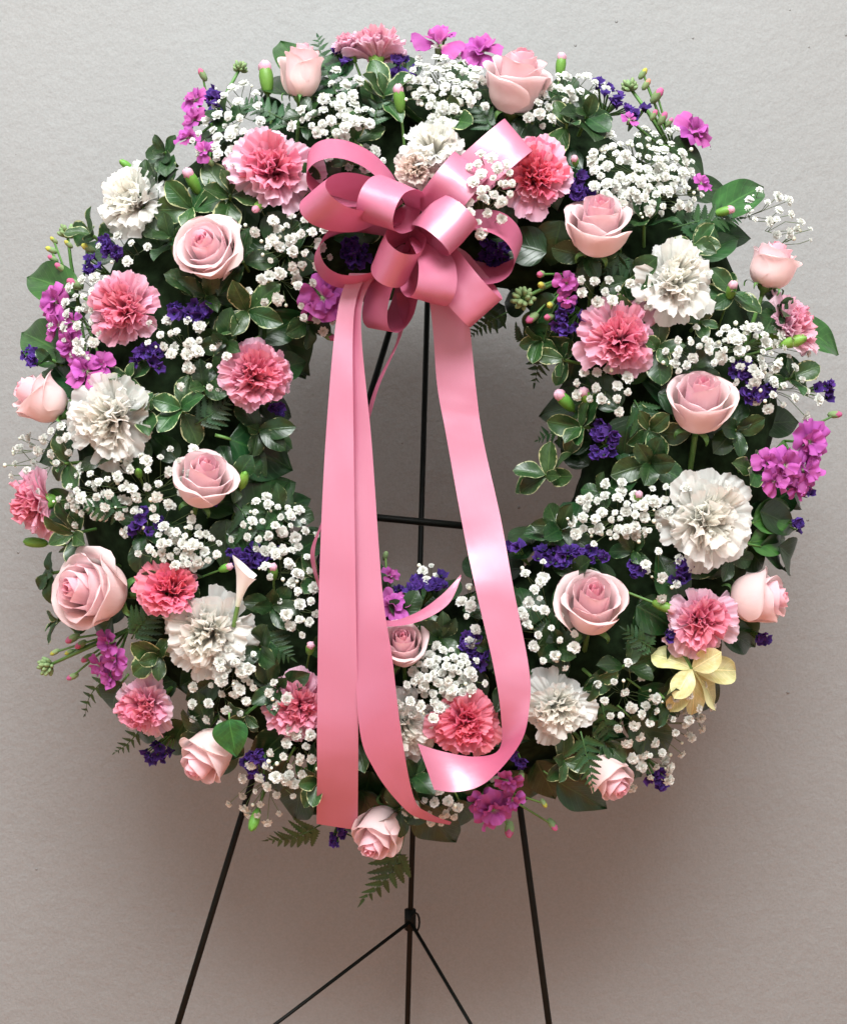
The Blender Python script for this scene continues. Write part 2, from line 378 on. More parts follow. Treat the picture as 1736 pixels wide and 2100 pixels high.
# ------------------------------------------------------------------ wire easel
def build_easel():
    e = empty('wire_easel', (0, 0.1, 0))
    tag(e, 'dark green wire easel standing behind the wreath against the pale wall', 'easel')
    inv = Vector((0, 0.1, 0))
    def bar(name, pts, r, n=8):
        return part(name, MB().tube([p - inv for p in pts], r, n).build(name, M['iron']), e)
    def line(a, b, ext):     # from a through b, on to height ext
        k = (ext - a.z) / (b.z - a.z); return a + (b - a) * k
    lb = P(365, 2100, -60); lt = P(905, 330, -150)
    rb = P(1125, 2100, -60); rt = P(889, 330, -150)
    bt = P(884, 330, -165); bb = P(835, 2100, -430)
    bar('leg', [lt, line(lt, lb, 0.004)], 0.0031)
    bar('leg', [rt, line(rt, rb, 0.004)], 0.0031)
    bar('leg', [bt, line(bt, bb, 0.004)], 0.0029)
    bar('collar', [P(918, 352, -152), P(872, 352, -158)], 0.008)
    # cross bar that carries the wreath
    def on(a, b, py):
        # the point of a-b seen at picture height py
        lo, hi = 0.0, 1.0
        for _ in range(40):
            m = (lo + hi) / 2; p = a + (b - a) * m
            f = (CAM_D + p.y) / CAM_D
            y = CY - (p.z - ZC) / (S * f)
            if y < py: lo = m
            else: hi = m
        return a + (b - a) * lo
    c0, c1 = on(lt, lb, 1053), on(rt, rb, 1082)
    off = Vector((0, -0.006, 0))
    bar('crossbar', [c0 + off + (c0 - c1) * 0.06, c1 + off + (c1 - c0) * 0.06], 0.0036)
    # clip on the back leg with two thin braces to the front legs
    k = on(bt, bb, 1888)
    bar('clip', [k + Vector((0, 0, 0.012)), k - Vector((0, 0, 0.010))], 0.0062)
    ringp = [k + Vector((0.006 + 0.004 * cos(a), -0.006, 0.010 * sin(a))) for a in [2 * pi * i / 12 for i in range(13)]]
    bar('clip_ring', ringp, 0.0012, 6)
    for f0, f1, py in ((lt, lb, 2293), (rt, rb, 2446)):
        q = on(f0, line(f0, f1, 0.004), py)
        mid = (k + q) / 2 - Vector((0, 0, 0.002))
        bar('brace_wire', [k + Vector((0, -0.004, 0)), mid, q], 0.0020, 6)
build_easel()

# ------------------------------------------------------------------ foam ring under the flowers
def build_ring():
    c = P(RCX, RCY, 0); b = MB(); nu, nv = 96, 20
    R, a, d = 530 * S, 190 * S, 105 * S
    def fn(i, j):
        th = 2 * pi * i / nu; ph = 2 * pi * j / nv
        k = 1 + 0.10 * noise.noise(Vector((cos(th) * 6, sin(th) * 6, ph * 1.5)))
        r = R + a * k * cos(ph)
        return (r * cos(th), -d * k * sin(ph) + 0.004, r * sin(th))
    vs = [fn(i, j) for i in range(nu) for j in range(nv)]
    fs = [(i * nv + j, i * nv + (j + 1) % nv, ((i + 1) % nu) * nv + (j + 1) % nv, ((i + 1) % nu) * nv + j) for i in range(nu) for j in range(nv)]
    o = part('wreath_ring', mesh_from('wreath_ring', vs, fs, M['foam']), None); o.location = c
    tag(o, 'dark mossy ring base of the wreath hidden beneath the leaves and flowers', 'wreath base')
build_ring()

# ------------------------------------------------------------------ roses
def rose_variant(seed, n=17, openness=1.0):
    """petal meshes, inner to outer; base at z=0, about 1 high, belly radius 0.46"""
    rnd = random.Random(seed); out = []
    for i in range(n):
        t = i / (n - 1)
        th0 = i * radians(137.5) + rnd.uniform(-.25, .25)
        hw = radians(122 - 24 * t) + rnd.uniform(-.1, .1)
        Rb = 0.06 + 0.38 * t ** 1.2
        zt = 1.02 - 0.05 * t - 0.17 * max(0, t - 0.5) / 0.5 + rnd.uniform(-.025, .025)
        opn = (-0.05 + 0.02 * t + 0.15 * max(0, t - 0.45) / .55) * openness + rnd.uniform(-.015, .015)
        curl = max(0, (t - 0.40) / 0.60) ** 0.8 * rnd.uniform(0.7, 1.5) * openness
        side = (0.015 + 0.07 * t * t) * rnd.uniform(0.6, 1.4)
        ph = rnd.uniform(0, 6.28); seedv = rnd.uniform(0, 50)
        skew = rnd.uniform(-.15, .15)
        def fn(u, v, th0=th0, hw=hw, Rb=Rb, zt=zt, opn=opn, curl=curl, side=side, ph=ph, t=t, skew=skew, sv=seedv):
            v = 1 - (1 - v) ** 1.6
            pw = 16 - 11.5 * min(1, t * 1.4)
            wid = (1 - min(1, v) ** pw) ** 0.5 * (0.62 + 0.38 * min(1, v * 2.2))
            uu = u * wid + skew * .25 * t * v
            top = zt * (1 - 0.05 * uu * uu + 0.018 * sin(5 * uu + ph) * t + 0.05 * t * noise.noise(Vector((uu * 2.2, sv, 0))))
            z = top * v
            w = min(1, (v / 0.5)); f = sqrt(max(0, 1 - (1 - w) ** 2))
            r = 0.03 + Rb * f
            if v > 0.45: r += opn * ((v - 0.45) / 0.55) ** 1.6
            dv = max(0, (v - 0.72) / 0.28); a = max(0, abs(u) - 0.5) / 0.5
            roll = max(dv ** 1.8, (a ** 2.2) * min(1, max(0, v - .25) * 2.2) * (0.25 + .75 * t))
            lump = 1 + 0.7 * noise.noise(Vector((uu * 2.7 + sv, 7.0, v)))
            r += curl * 0.10 * roll * lump; z -= curl * 0.11 * roll * (0.4 + .6 * dv) * lump
            r *= 1 + 0.10 * uu * (1 - .4 * t)
            nn = noise.noise(Vector((uu * 1.8 + sv, v * 2.2, sv * .7)))
            r += 0.035 * nn * v * (0.3 + t)
            th = th0 + uu * hw
            return (r * cos(th), r * sin(th), z)
        def tint(u, v, t=t):
            # inner petals are pinker, bases of the outer ones run to cream
            core = 0.98 - 0.62 * t ** 0.6
            return max(0.0, min(1.0, core - 0.22 * t * (1 - v) - 0.12 * v ** 6 * t))
        out.append(MB().grid(fn, 28, 16, tint).build('rose_petal', M['rose']))
    return out
def calyx_mesh():
    return MB().lathe([(0.0, -0.18), (0.05, -0.17), (0.07, -0.08), (0.13, -0.03), (0.17, 0.03), (0.16, 0.08)], 10).build('rose_calyx', M['sepal'])
def sepal_mesh():
    def fn(u, v):
        w = 0.075 * (1 - v) ** 0.7 * min(1, v * 6 + .5)
        r = 0.15 + 0.28 * sin(v * 1.9)
        return (r + 0.03 * u * u, u * w, 0.02 + 0.34 * v - 0.42 * v * v)
    return MB().grid(fn, 4, 7).build('rose_sepal', M['sepal'])
ROSE_V = [rose_variant(11, 15, 0.85), rose_variant(23, 14, 0.75), rose_variant(37, 17, 1.0), rose_variant(52, 12, 0.5)]
CALYX, SEPAL = calyx_mesh(), sepal_mesh()
STEM_M = MB().tube([(0, 0, 0), (0, 0, -1)], [1, 1], 6).build('stem', M['stem'])
ANCH = []          # (x, y, phrase) of every bloom, for the labels of the greenery
def stem_part(o, length, rad, z0=0.0, mat=None):
    m4 = Matrix.Translation((0, 0, z0)) @ Matrix.Diagonal((rad, rad, length, 1))
    return part('stem', STEM_M, o, m4, mat or M['stem'])
def rose(px, py, size, d, variant, roll, label, short, depth=None, squash=1.0):
    """px, py: middle of the head; size: width in picture units; d: (right, up, towards)"""
    sc = size * S / 1.30
    dv = V(*d).normalized()
    dep = surf(px, py) + 55 if depth is None else depth
    base = P(px, py, dep) - dv * sc * 0.50
    o = empty('rose', base, orient(d, roll), sc); o.scale = (sc, sc, sc * squash)
    tag(o, label, 'rose', 'pale pink roses of the wreath')
    for m in ROSE_V[variant]: part('petal', m, o)
    c = part('calyx', CALYX, o)
    for k in range(5): part('sepal', SEPAL, c, Matrix.Rotation(2 * pi * k / 5 + .3, 4, 'Z'))
    stem_part(o, 1.1, 0.05, -0.16)
    ANCH.append((px, py, short))
    return o
R = rose
R(618, 158, 106, (0.10, 0.92, 0.30), 3, 0.4, 'creamy pink rose seen side-on, pointing up beside a fern tip at the top edge', 'the side-on rose at the top', squash=1.25)
R(1060, 172, 150, (0.16, 0.80, 0.55), 0, 1.0, 'large pale pink rose standing up just above the raised ribbon loop', 'the large rose above the bow', squash=1.05)
R(428, 517, 142, (-0.18, 0.34, 0.92), 2, 0.2, 'pale pink rose opened flat to the front below the upper white carnation', 'the flat-open rose by the bow')
R(1226, 466, 142, (0.0, 0.72, 0.70), 0, 2.2, 'pale pink rose with deep pink heart below the biggest baby\'s breath mass', 'the deep-hearted rose', squash=1.05)
R(1582, 545, 118, (0.25, 0.90, 0.25), 3, 2.9, 'pale rose turned away on the outer rim beside the upper white carnation', 'the rim rose turned away')
R(1434, 828, 150, (-0.03, 0.74, 0.68), 1, 0.9, 'pale pink rose with one long lower petal like a saucer', 'the saucer-petalled rose')
R(88, 822, 120, (-0.72, 0.52, 0.35), 1, 1.7, 'cream-backed pink rose jutting from the outer rim beside a big white carnation', 'the cream-backed rim rose', squash=1.1)
R(416, 985, 136, (0.30, 0.70, 0.65), 0, 3.4, 'pale pink rose rising from baby\'s breath beside dark inner rim leaves', 'the rose by the dark inner leaves')
R(190, 1212, 172, (-0.58, 0.14, 0.78), 2, 1.5, 'largest wide open pink rose beside a small coral carnation', 'the largest open rose')
R(1213, 1245, 150, (0.0, 0.64, 0.75), 1, 2.6, 'upright pink rose with cupped outer petals under the long purple statice', 'the cupped rose', squash=1.05)
R(1554, 1228, 140, (0.86, 0.12, 0.38), 3, 0.8, 'cream pink rose lying side-on against a pink carnation on the rim', 'the rose lying side-on')
R(430, 1545, 124, (-0.50, -0.55, 0.5), 1, 2.0, 'pink rose facing down under a round glossy leaf on the lower rim', 'the rose under the round leaf', squash=1.1)
R(826, 1328, 106, (-0.02, 0.60, 0.80), 0, 0.2, 'small pink rose peeping out from behind the paired ribbon tails', 'the small rose behind the tails', squash=1.1)
R(782, 1698, 116, (-0.36, -0.60, 0.62), 1, 4.1, 'pale rose hanging head down at the foot of the ribbon tails', 'the lowest hanging rose', squash=1.2)
R(1246, 1588, 108, (0.40, -0.48, 0.5), 3, 1.1, 'pale rose tipped outward behind fern leaflets on the lower rim', 'the rose behind fern leaflets', squash=1.1)

# ------------------------------------------------------------------ carnations
def carn_petal(seed, L, a0, a1, W, amp, layer):
    rnd = random.Random(seed)
    p1, p2, p3 = (rnd.uniform(0, 6.28) for _ in range(3)); kk = rnd.uniform(7.5, 10.5)
    sv = rnd.uniform(0, 90); lean = rnd.uniform(-.10, .10)
    NS = 8
    prof = [(0.0, 0.0, a0)]
    x = z = 0
    for k in range(1, 41):
        a = a0 + (a1 - a0) * (k / 40) ** 1.5
        x += sin(a) * L / 40; z += cos(a) * L / 40; prof.append((x, z, a))
    def fn(u, v):
        # serrated, uneven edge
        edge = 1 - 0.035 * abs(((u * 8.5 + p3) % 2) - 1) - 0.16 * abs(u) ** 3 + 0.10 * noise.noise(Vector((u * 1.7, sv, 1)))
        vv = min(1.0, max(0, v * edge)); k = vv * 40; i = min(39, int(k)); f = k - i
        x = prof[i][0] + (prof[i + 1][0] - prof[i][0]) * f; z = prof[i][1] + (prof[i + 1][1] - prof[i][1]) * f; a = prof[i][2]
        lat = u * W * vv ** 0.75 + lean * vv + 0.07 * vv * noise.noise(Vector((u * 2.6 + sv, vv * 4, 11)))
        ruf = amp * vv ** 2.2 * (sin(kk * u + p1) + 0.55 * sin(kk * 1.9 * u + p2)) + 0.10 * vv * noise.noise(Vector((u * 2 + sv, vv * 2, 5)))
        # fold the rim forward a little at the sides
        ruf += 0.10 * u * u * vv
        return (0.04 + x - cos(a) * ruf, lat, z + sin(a) * ruf)
    def tint(u, v): return max(0, min(1, 0.10 + 0.52 * layer + 0.30 * v ** 3 * (0.45 + .55 * layer)))
    return MB().grid(fn, 28, 8, tint).build('carnation_petal')
CLAY = [  # length, start angle, end angle, half width, ruffle, count, layer 1=outer
    (1.02, 50, 98, 0.46, 0.045, 9, 1.0),
    (1.00, 38, 80, 0.46, 0.060, 9, 0.80),
    (0.98, 24, 62, 0.42, 0.075, 9, 0.55),
    (0.96, 12, 46, 0.36, 0.080, 9, 0.30),
    (0.94, 2, 32, 0.32, 0.070, 8, 0.10)]
CPET = []
for li, (L, a0, a1, W, amp, cnt, lay) in enumerate(CLAY):
    CPET.append([carn_petal(100 * li + k, L * (1 + 0.03 * (k - 1)), radians(a0), radians(a1), W, amp, lay) for k in range(4)])
CCAL = MB().lathe([(0.0, -0.62), (0.13, -0.60), (0.17, -0.40), (0.19, -0.1), (0.24, 0.06), (0.20, 0.10)], 10,
                  wob=lambda k, i, r, z: (r * (1.12 if k == 4 and i % 2 else 1), z + (0.07 if k >= 4 and i % 2 else 0))).build('carnation_calyx', M['calyx'])
def carnation(px, py, size, d, mat, label, short, depth=None, sy=1.0, roll=0.0, core=None, seed=None, drop=0.0):
    sc = size * S / 2 / 0.985
    dv = V(*d).normalized()
    dep = surf(px, py) + 45 if depth is None else depth
    rnd = random.Random(seed if seed is not None else int(px * 7 + py))
    o = empty('carnation', P(px, py, dep) - dv * sc * 0.45, orient(d, roll))
    o.scale = (sc, sc * sy, sc)
    tag(o, label, 'carnation', 'carnations of the wreath')
    for li, (L, a0, a1, W, amp, cnt, lay) in enumerate(CLAY):
        off = rnd.uniform(0, 6.28)
        for k in range(cnt):
            an = off + 2 * pi * k / cnt + rnd.uniform(-.28, .28)
            m4 = Matrix.Rotation(an, 4, 'Z') @ Matrix.Rotation(rnd.uniform(-.24, .22), 4, 'Y') @ Matrix.Rotation(rnd.uniform(-.4, .4), 4, 'X')
            s = rnd.uniform(0.80, 1.14); m4 = m4 @ Matrix.Diagonal((s, s * rnd.choice((-1, 1)), s, 1))
            part('petal', CPET[li][rnd.randrange(4)], o, m4, M[core if core and li >= 2 else mat])
    part('calyx', CCAL, o, None, M['calyx'])
    stem_part(o, 0.8, 0.08, -0.58)
    ANCH.append((px, py, short))
    return o
C = carnation
C(270, 406, 150, (-0.40, 0.30, 0.85), 'white', 'white carnation on the outer rim above the flat-open rose', 'the upper rim white carnation')
C(893, 300, 132, (0.05, 0.55, 0.80), 'white', 'white carnation at the top of the bow with a blush flower below it', 'the white carnation over the bow')
C(852, 345, 82, (-0.15, -0.10, 1.0), 'blush', 'small blush cream carnation tucked between the upper ribbon loops', 'the blush carnation in the bow', depth=215)
C(1388, 574, 165, (0.20, 0.15, 0.95), 'white', 'round white carnation beside the rose turned away on the rim', 'the round white carnation')
C(228, 857, 182, (-0.20, -0.02, 1.0), 'white', 'big white carnation beside the cream-backed rim rose', 'the big white carnation')
C(1450, 1066, 188, (0.20, 0.0, 1.0), 'white', 'largest white carnation, below the magenta stock on the rim', 'the largest white carnation')
C(424, 1302, 178, (-0.15, -0.05, 1.0), 'white', 'white carnation right below the small coral carnation', 'the white carnation by the coral one')
C(826, 1488, 140, (0.1, -0.1, 1.0), 'white', 'white carnation half covered by the paired ribbon tails', 'the white carnation behind the tails', depth=165)
C(1142, 1452, 140, (0.15, -0.05, 1.0), 'white', 'white carnation touching the outer edge of the curling ribbon tail', 'the white carnation by the curling tail', depth=175)
C(774, 96, 128, (0.08, 0.96, 0.02), 'pale', 'pale pink carnation fan standing up at the very top of the wreath', 'the top carnation')
C(714, 90, 70, (-0.35, 0.90, 0.10), 'pale', 'small half-open pink carnation leaning against the topmost carnation', 'the half-open top carnation')
C(556, 342, 168, (-0.03, 0.12, 1.0), 'pale', 'pale-rimmed pink carnation with coral heart beside the upper ribbon loop', 'the pale-rimmed carnation', core='pink')
C(1098, 360, 148, (0.10, 0.15, 1.0), 'pink', 'pink carnation with deep coral heart under the raised ribbon loop', 'the coral-hearted carnation', core='coral')
C(253, 634, 152, (-0.25, 0.10, 1.0), 'pink', 'full pink carnation beside the magenta stock on the outer rim', 'the full pink carnation')
C(526, 768, 148, (0.42, 0.08, 0.85), 'pink', 'pink carnation leaning into the hole of the wreath', 'the carnation leaning inward', sy=0.95)
C(1270, 697, 160, (-0.05, 0.05, 1.0), 'pink', 'large pink carnation below the deep-hearted rose, pale petals hanging beneath', 'the large pink carnation')
C(1624, 668, 140, (0.72, 0.30, 0.45), 'pale', 'pink carnation seen side-on behind a green bud on the outer rim', 'the side-on carnation by the green bud')
C(70, 1032, 140, (-0.72, -0.12, 0.50), 'pink', 'pink carnation jutting sideways off the rim above a green bud', 'the carnation jutting sideways')
C(347, 1205, 132, (0.0, 0.55, 0.75), 'coral', 'small deep coral carnation beside the largest open rose', 'the small coral carnation')
C(296, 1452, 132, (-0.38, -0.28, 0.88), 'pale', 'frilly two-tone pink carnation on the lower rim below the magenta stock', 'the two-tone carnation', core='pink')
C(612, 1450, 132, (0.0, 0.0, 1.0), 'pink', 'pink carnation half hidden behind the edge of the paired ribbon tails', 'the half-hidden pink carnation', depth=165)
C(955, 1484, 138, (0.0, -0.12, 1.0), 'coral', 'coral pink carnation cradled by the curling end of the ribbon', 'the cradled coral carnation', depth=190)
C(1437, 1274, 146, (0.12, -0.05, 1.0), 'pale', 'pink carnation above the yellow leaves, next to the rose lying side-on', 'the carnation above the yellow leaves', core='pink')

# ------------------------------------------------------------------ label finder for the small stuff
USED = set()
def near_label(desc, px, py, maxw=16):
    c = sorted(ANCH, key=lambda a: hypot(a[0] - px, a[1] - py))
    for ax, ay, s in c:
        dx, dy = px - ax, ay - py
        rels = ['right of' if dx > 0 else 'left of', 'above' if dy > 0 else 'below']
        if abs(dy) > abs(dx): rels.reverse()
        for rel in rels:
            l = f'{desc} {rel} {s}'
            if l not in USED and len(l.split()) <= maxw:
                USED.add(l); return l
    return desc

# ------------------------------------------------------------------ carnation buds
BCAL = MB().lathe([(0.0, -0.95), (0.16, -0.93), (0.26, -0.75), (0.33, -0.4), (0.35, -0.05), (0.30, 0.22), (0.22, 0.34)], 10,
                  wob=lambda k, i, r, z: (r * (1 - (0.10 if k == 6 and i % 2 else 0)), z + (0.16 if k == 6 and i % 2 == 0 else 0))).build('bud_calyx', M['calyx'])
BTIP = []
for q in range(3):
    rr = random.Random(q)
    BTIP.append(MB().lathe([(0.24, 0.05), (0.30, 0.3), (0.29, 0.55), (0.21, 0.75), (0.09, 0.84), (0.0, 0.80)], 12, tint=lambda t: 0.35 + 0.55 * t,
                wob=lambda k, i, r, z: (r * (1 + 0.16 * sin(i * 2.6 + k + q)), z + 0.05 * sin(i * 1.9 + q))).build('bud_tip'))
BCLOSED = MB().lathe([(0.22, 0.2), (0.20, 0.36), (0.12, 0.52), (0.0, 0.58)], 8).build('bud_closed_tip', M['calyx'])
def bud(px, py, size, d, kind, label, depth=None, stem=3.2):
    sc = size * S / 1.8; dv = V(*d).normalized()
    dep = surf(px, py) + 45 if depth is None else depth
    o = empty('carnation_bud', P(px, py, dep), orient(d, random.uniform(0, 6)), sc)
    tag(o, label, 'flower bud', 'carnation buds of the wreath')
    part('calyx', BCAL, o, None, M['calyx'])
    if kind == 'green': part('tip', BCLOSED, o)
    else: part('tip', BTIP[int(px) % 3], o, Matrix.Translation((0, 0, .04)) @ Matrix.Diagonal((1, 1, .72, 1)), M['pale' if kind == 'pale' else 'pink'])
    stem_part(o, stem, 0.085, -0.9)
B = bud
B(545, 152, 74, (-0.10, 1.0, 0.1), 'pale', 'tall pink-tipped bud in a bright green calyx beside the side-on top rose', 95)
B(1150, 128, 54, (0.10, 1.0, 0.2), 'pale', 'single green bud with faint pink tip poking above the large top rose', 85)
B(818, 196, 60, (-0.10, 0.9, 0.4), 'pale', 'pink-tipped bud beside the crowded baby\'s breath at the top')
B(392, 366, 62, (-0.35, 0.7, 0.6), 'pale', 'pink-tipped bud between upper white carnation and pale-rimmed carnation')
B(528, 424, 44, (-0.30, -0.6, 0.6), 'pink', 'small pink bud hanging under the pale-rimmed carnation')
B(256, 336, 40, (-0.7, 0.45, 0.4), 'green', 'small closed green bud peeping over the upper rim white carnation', 60)
B(1178, 328, 40, (-0.2, 0.15, 1.0), 'pale', 'round pink bud facing front beside the coral-hearted carnation')
B(1488, 432, 46, (0.85, 0.15, 0.4), 'pale', 'pink-tipped bud lying sideways on the dark fern below the stock')
B(1500, 592, 52, (0.05, 0.55, 0.8), 'pale', 'pink-tipped bud between the round white carnation and the rim rose')
B(1154, 818, 66, (-0.60, 0.55, .5), 'pale', 'pink-tipped bud nearest the hole above dark inner leaves', 120)
B(1200, 812, 58, (-0.40, 0.65, .6), 'pale', 'pink-tipped bud beside its twin, under the large pink carnation', 130)
B(1634, 698, 60, (0.92, 0.25, 0.45), 'green', 'closed green bud lying across the side-on rim carnation', 165)
B(500, 980, 50, (0.30, 0.75, 0.6), 'green', 'closed green bud on dark leaves beside the rose near the hole')
B(284, 968, 36, (0.0, 0.5, 0.9), 'green', 'tiny green bud just under the big white carnation')
B(66, 1112, 56, (-0.92, 0.10, 0.3), 'green', 'closed green bud sticking out of the rim under the sideways carnation', 60)
B(1308, 1018, 44, (0.0, 0.45, 0.9), 'pale', 'round pink bud among baby\'s breath beside the largest white carnation')
B(465, 1164, 42, (0.7, 0.25, 0.6), 'pale', 'pink-tipped bud between the coral carnation and the white spathe')
B(560, 1170, 48, (0.05, 0.75, 0.7), 'pale', 'upright bud with striped pink tip near the thin ribbon edge')
B(636, 1328, 46, (0.15, 0.55, 0.8), 'pale', 'pink-tipped bud touching the outer edge of the paired tails')
B(1366, 1246, 54, (0.9, -0.35, 0.4), 'pale', 'pink-tipped bud nestling against the carnation above the yellow leaves')
B(520, 1688, 56, (-0.25, -0.85, 0.4), 'green', 'bright green bud hanging below the lower rim on a thin stalk', 60)

# ------------------------------------------------------------------ white folded spathe
def spathe():
    o = empty('calla_spathe', P(487, 1243, 215), orient((0.22, 0.93, 0.3), 2.6), 74 * S)
    tag(o, 'white folded trumpet-shaped spathe above the white carnation by the coral one', 'calla')
    def fn(u, v):
        a = u * 2.7; r = 0.06 + 0.22 * v ** 1.5
        z = v * (0.98 + 0.12 * cos(a) + 0.25 * max(0, 1 - abs(a) * .5) * v)
        return (r * cos(a) * (1.0 + 0.35 * max(0, v - .7) * 3), r * sin(a), z)
    part('spathe', MB().grid(fn, 22, 12, lambda u, v: 0.15 + .85 * v).build('spathe', M['calla']), o)
    stem_part(o, 0.6, 0.06, 0.02)
spathe()

# ------------------------------------------------------------------ baby's breath
def floret(seed):
    rnd = random.Random(seed); v = []; f = []; t = []; uv = []
    for (cnt, tilt, L, W) in ((6, 88, 0.50, 0.30), (6, 55, 0.46, 0.27), (4, 24, 0.42, 0.20)):
        off = rnd.uniform(0, 6)
        for k in range(cnt):
            a = off + 2 * pi * k / cnt + rnd.uniform(-.3, .3); ti = radians(tilt + rnd.uniform(-12, 12)); l = L * rnd.uniform(.85, 1.15)
            e = Vector((cos(a) * sin(ti), sin(a) * sin(ti), cos(ti))); lat = Vector((-sin(a), cos(a), 0)); n = e.cross(lat)
            b = len(v)
            for (p, q, h, tt) in ((0, 0, 0, 0.0), (.6, -1, .06, .6), (1, -.55, .0, 1), (.92, 0, .10, .9), (1, .55, -.02, 1), (.6, 1, .05, .6)):
                v.append(e * l * p + lat * W * q + n * h); t.append(tt); uv.append((q * .5 + .5, p))
            f += [(b, b + 1, b + 2, b + 3), (b, b + 3, b + 4, b + 5)]
    return mesh_from('floret', v, f, M['gyp'], t, uv, smooth=True)
FLOR = [floret(k) for k in range(6)]
GBUD = MB().lathe([(0, -.5), (.35, -.35), (.5, 0), (.38, .35), (0, .55)], 6).build('gypsophila_bud', M['gypbud'])
def gyp(px, py, rx, ry, n, desc='sprig', size=21.5, lift=45, rot=0.0, buds=None, rim=False, seed=None):
    rnd = random.Random(seed if seed is not None else int(px * 3 + py * 5))
    k_ = 1.06 if n > 26 else 1.22
    rx *= k_; ry *= k_
    q, a, b = ring(px, py)
    dep0 = surf(px, py)
    ex, ey = px - a * q * 40, py + b * q * 40
    if abs(q) < .25: ex, ey = px + rnd.uniform(-15, 15), py + 30
    base = P(ex, ey, max(5, dep0 - 45))
    o = empty('babys_breath', base)
    dense = n / max(1, rx * ry)
    kind = ('crowded mass of white baby\'s breath' if n > 26 else 'bunch of white baby\'s breath' if n > 13 else 'loose sprig of white baby\'s breath' if n > 6 else 'few white baby\'s breath blooms')
    tag(o, near_label(kind, px, py), 'baby\'s breath', 'baby\'s breath of the wreath')
    st = MB(); pts = []
    mind = max(10.0, (0.80 if n > 26 else 0.95) * sqrt(pi * rx * ry / n))
    for k in range(n):
        for tr in range(30):
            aa = rnd.uniform(0, 2 * pi); rr = sqrt(rnd.random()) * (1.35 if k % 5 == 0 else 1.0)
            x, y = rx * rr * cos(aa), ry * rr * sin(aa)
            x, y = x * cos(rot) - y * sin(rot), x * sin(rot) + y * cos(rot)
            if all(hypot(x - p[0], y - p[1]) > mind for p in pts): break
        pts.append((x, y))
        bulge = max(0, 1 - rr * rr)
        dd = max(14, surf(px + x, py + y)) + lift + 16 * bulge + rnd.uniform(-14, 14)
        p = P(px + x, py + y, dd)
        fd = face(px + x, py + y, 0.7)
        dr = (fd[0] + x / rx * .45 + rnd.uniform(-.5, .5), fd[1] - y / ry * .45 + rnd.uniform(-.3, .6), 1)
        qn = orient(dr, rnd.uniform(0, 6))
        s = size * S * rnd.uniform(0.55, 1.18)
        m4 = Matrix.Translation(p - base) @ qn.to_matrix().to_4x4() @ Matrix.Diagonal((s, s, s, 1))
        part('floret', FLOR[rnd.randrange(6)], o, m4)
        mid = (p - base) * 0.55 + Vector((rnd.uniform(-.006, .006), 0.004, rnd.uniform(-.006, .006)))
        st.tube([Vector((0, 0, 0)), mid, (p - base) - V(*dr).normalized() * s * .1], 0.00036, 3, cap=False)
    nb = (n // 4 if buds is None else buds)
    for k in range(nb):
        aa = rnd.uniform(0, 2 * pi); rr = rnd.uniform(.6, 1.15)
        x, y = rx * rr * cos(aa), ry * rr * sin(aa)
        x, y = x * cos(rot) - y * sin(rot), x * sin(rot) + y * cos(rot)
        p = P(px + x, py + y, max(10, surf(px + x, py + y)) + lift + rnd.uniform(-15, 15)); s = rnd.uniform(5, 10) * S
        part('bud', GBUD, o, Matrix.Translation(p - base) @ Matrix.Diagonal((s, s, s, 1)))
        st.tube([(p - base) * .4, p - base], 0.0004, 3, cap=False)
    part('stem', st.build('gypsophila_stems', M['thin']), o)
G = gyp
GY = [(485, 212, 38, 40, 14), (447, 285, 48, 34, 20), (702, 180, 34, 26, 7), (690, 245, 66, 38, 30), (912, 172, 74, 56, 56), (1165, 180, 62, 22, 20), (1105, 222, 30, 24, 7),
      (1318, 340, 96, 64, 62), (1340, 400, 78, 42, 34), (1255, 395, 36, 22, 7), (1568, 420, 32, 30, 9), (1612, 452, 26, 24, 5), (735, 322, 55, 18, 11), (1010, 365, 34, 40, 18), (985, 425, 44, 34, 14),
      (560, 462, 62, 26, 8), (600, 520, 60, 46, 22), (590, 590, 55, 36, 12), (165, 668, 36, 60, 20), (190, 600, 30, 32, 8), (372, 690, 46, 34, 15), (430, 745, 56, 44, 11),
      (1262, 600, 62, 26, 14), (1450, 705, 56, 26, 9), (1538, 715, 84, 50, 44), (1235, 795, 46, 36, 13), (1602, 795, 52, 44, 18), (1390, 745, 26, 16, 4), (112, 905, 44, 26, 10), (70, 958, 44, 34, 6),
      (195, 1018, 74, 46, 27), (305, 985, 66, 44, 22), (385, 945, 36, 30, 6), (378, 1122, 70, 42, 34), (330, 1060, 66, 30, 8), (565, 1085, 70, 52, 30), (590, 1160, 46, 26, 10), (615, 1240, 30, 42, 13),
      (1268, 1058, 92, 50, 46), (1392, 1030, 36, 34, 11), (1360, 1165, 32, 40, 8), (1130, 1285, 56, 62, 22), (1092, 1205, 26, 40, 6), (972, 1255, 24, 44, 9), (908, 1385, 64, 52, 48), (880, 1440, 52, 30, 16),
      (874, 1172, 22, 12, 4), (470, 1375, 46, 48, 30), (440, 1440, 56, 36, 11), (1290, 1440, 50, 50, 13), (1345, 1500, 60, 56, 22), (1330, 1575, 46, 30, 10), (545, 1622, 52, 46, 20), (608, 1550, 36, 46, 14),
      (890, 1660, 40, 26, 14), (1420, 1450, 34, 50, 9), (575, 1420, 18, 26, 4), (650, 660, 30, 16, 4), (255, 510, 46, 26, 5), (480, 800, 26, 22, 3)]
for g in GY: G(*g, lift={735: 5, 1010: 165, 985: 150}.get(g[0], 45))
# wispy tips that stick out past the rim
G(50, 925, 26, 30, 5, size=15, lift=10, buds=3)
G(1640, 480, 20, 18, 4, size=13, lift=10, buds=4)

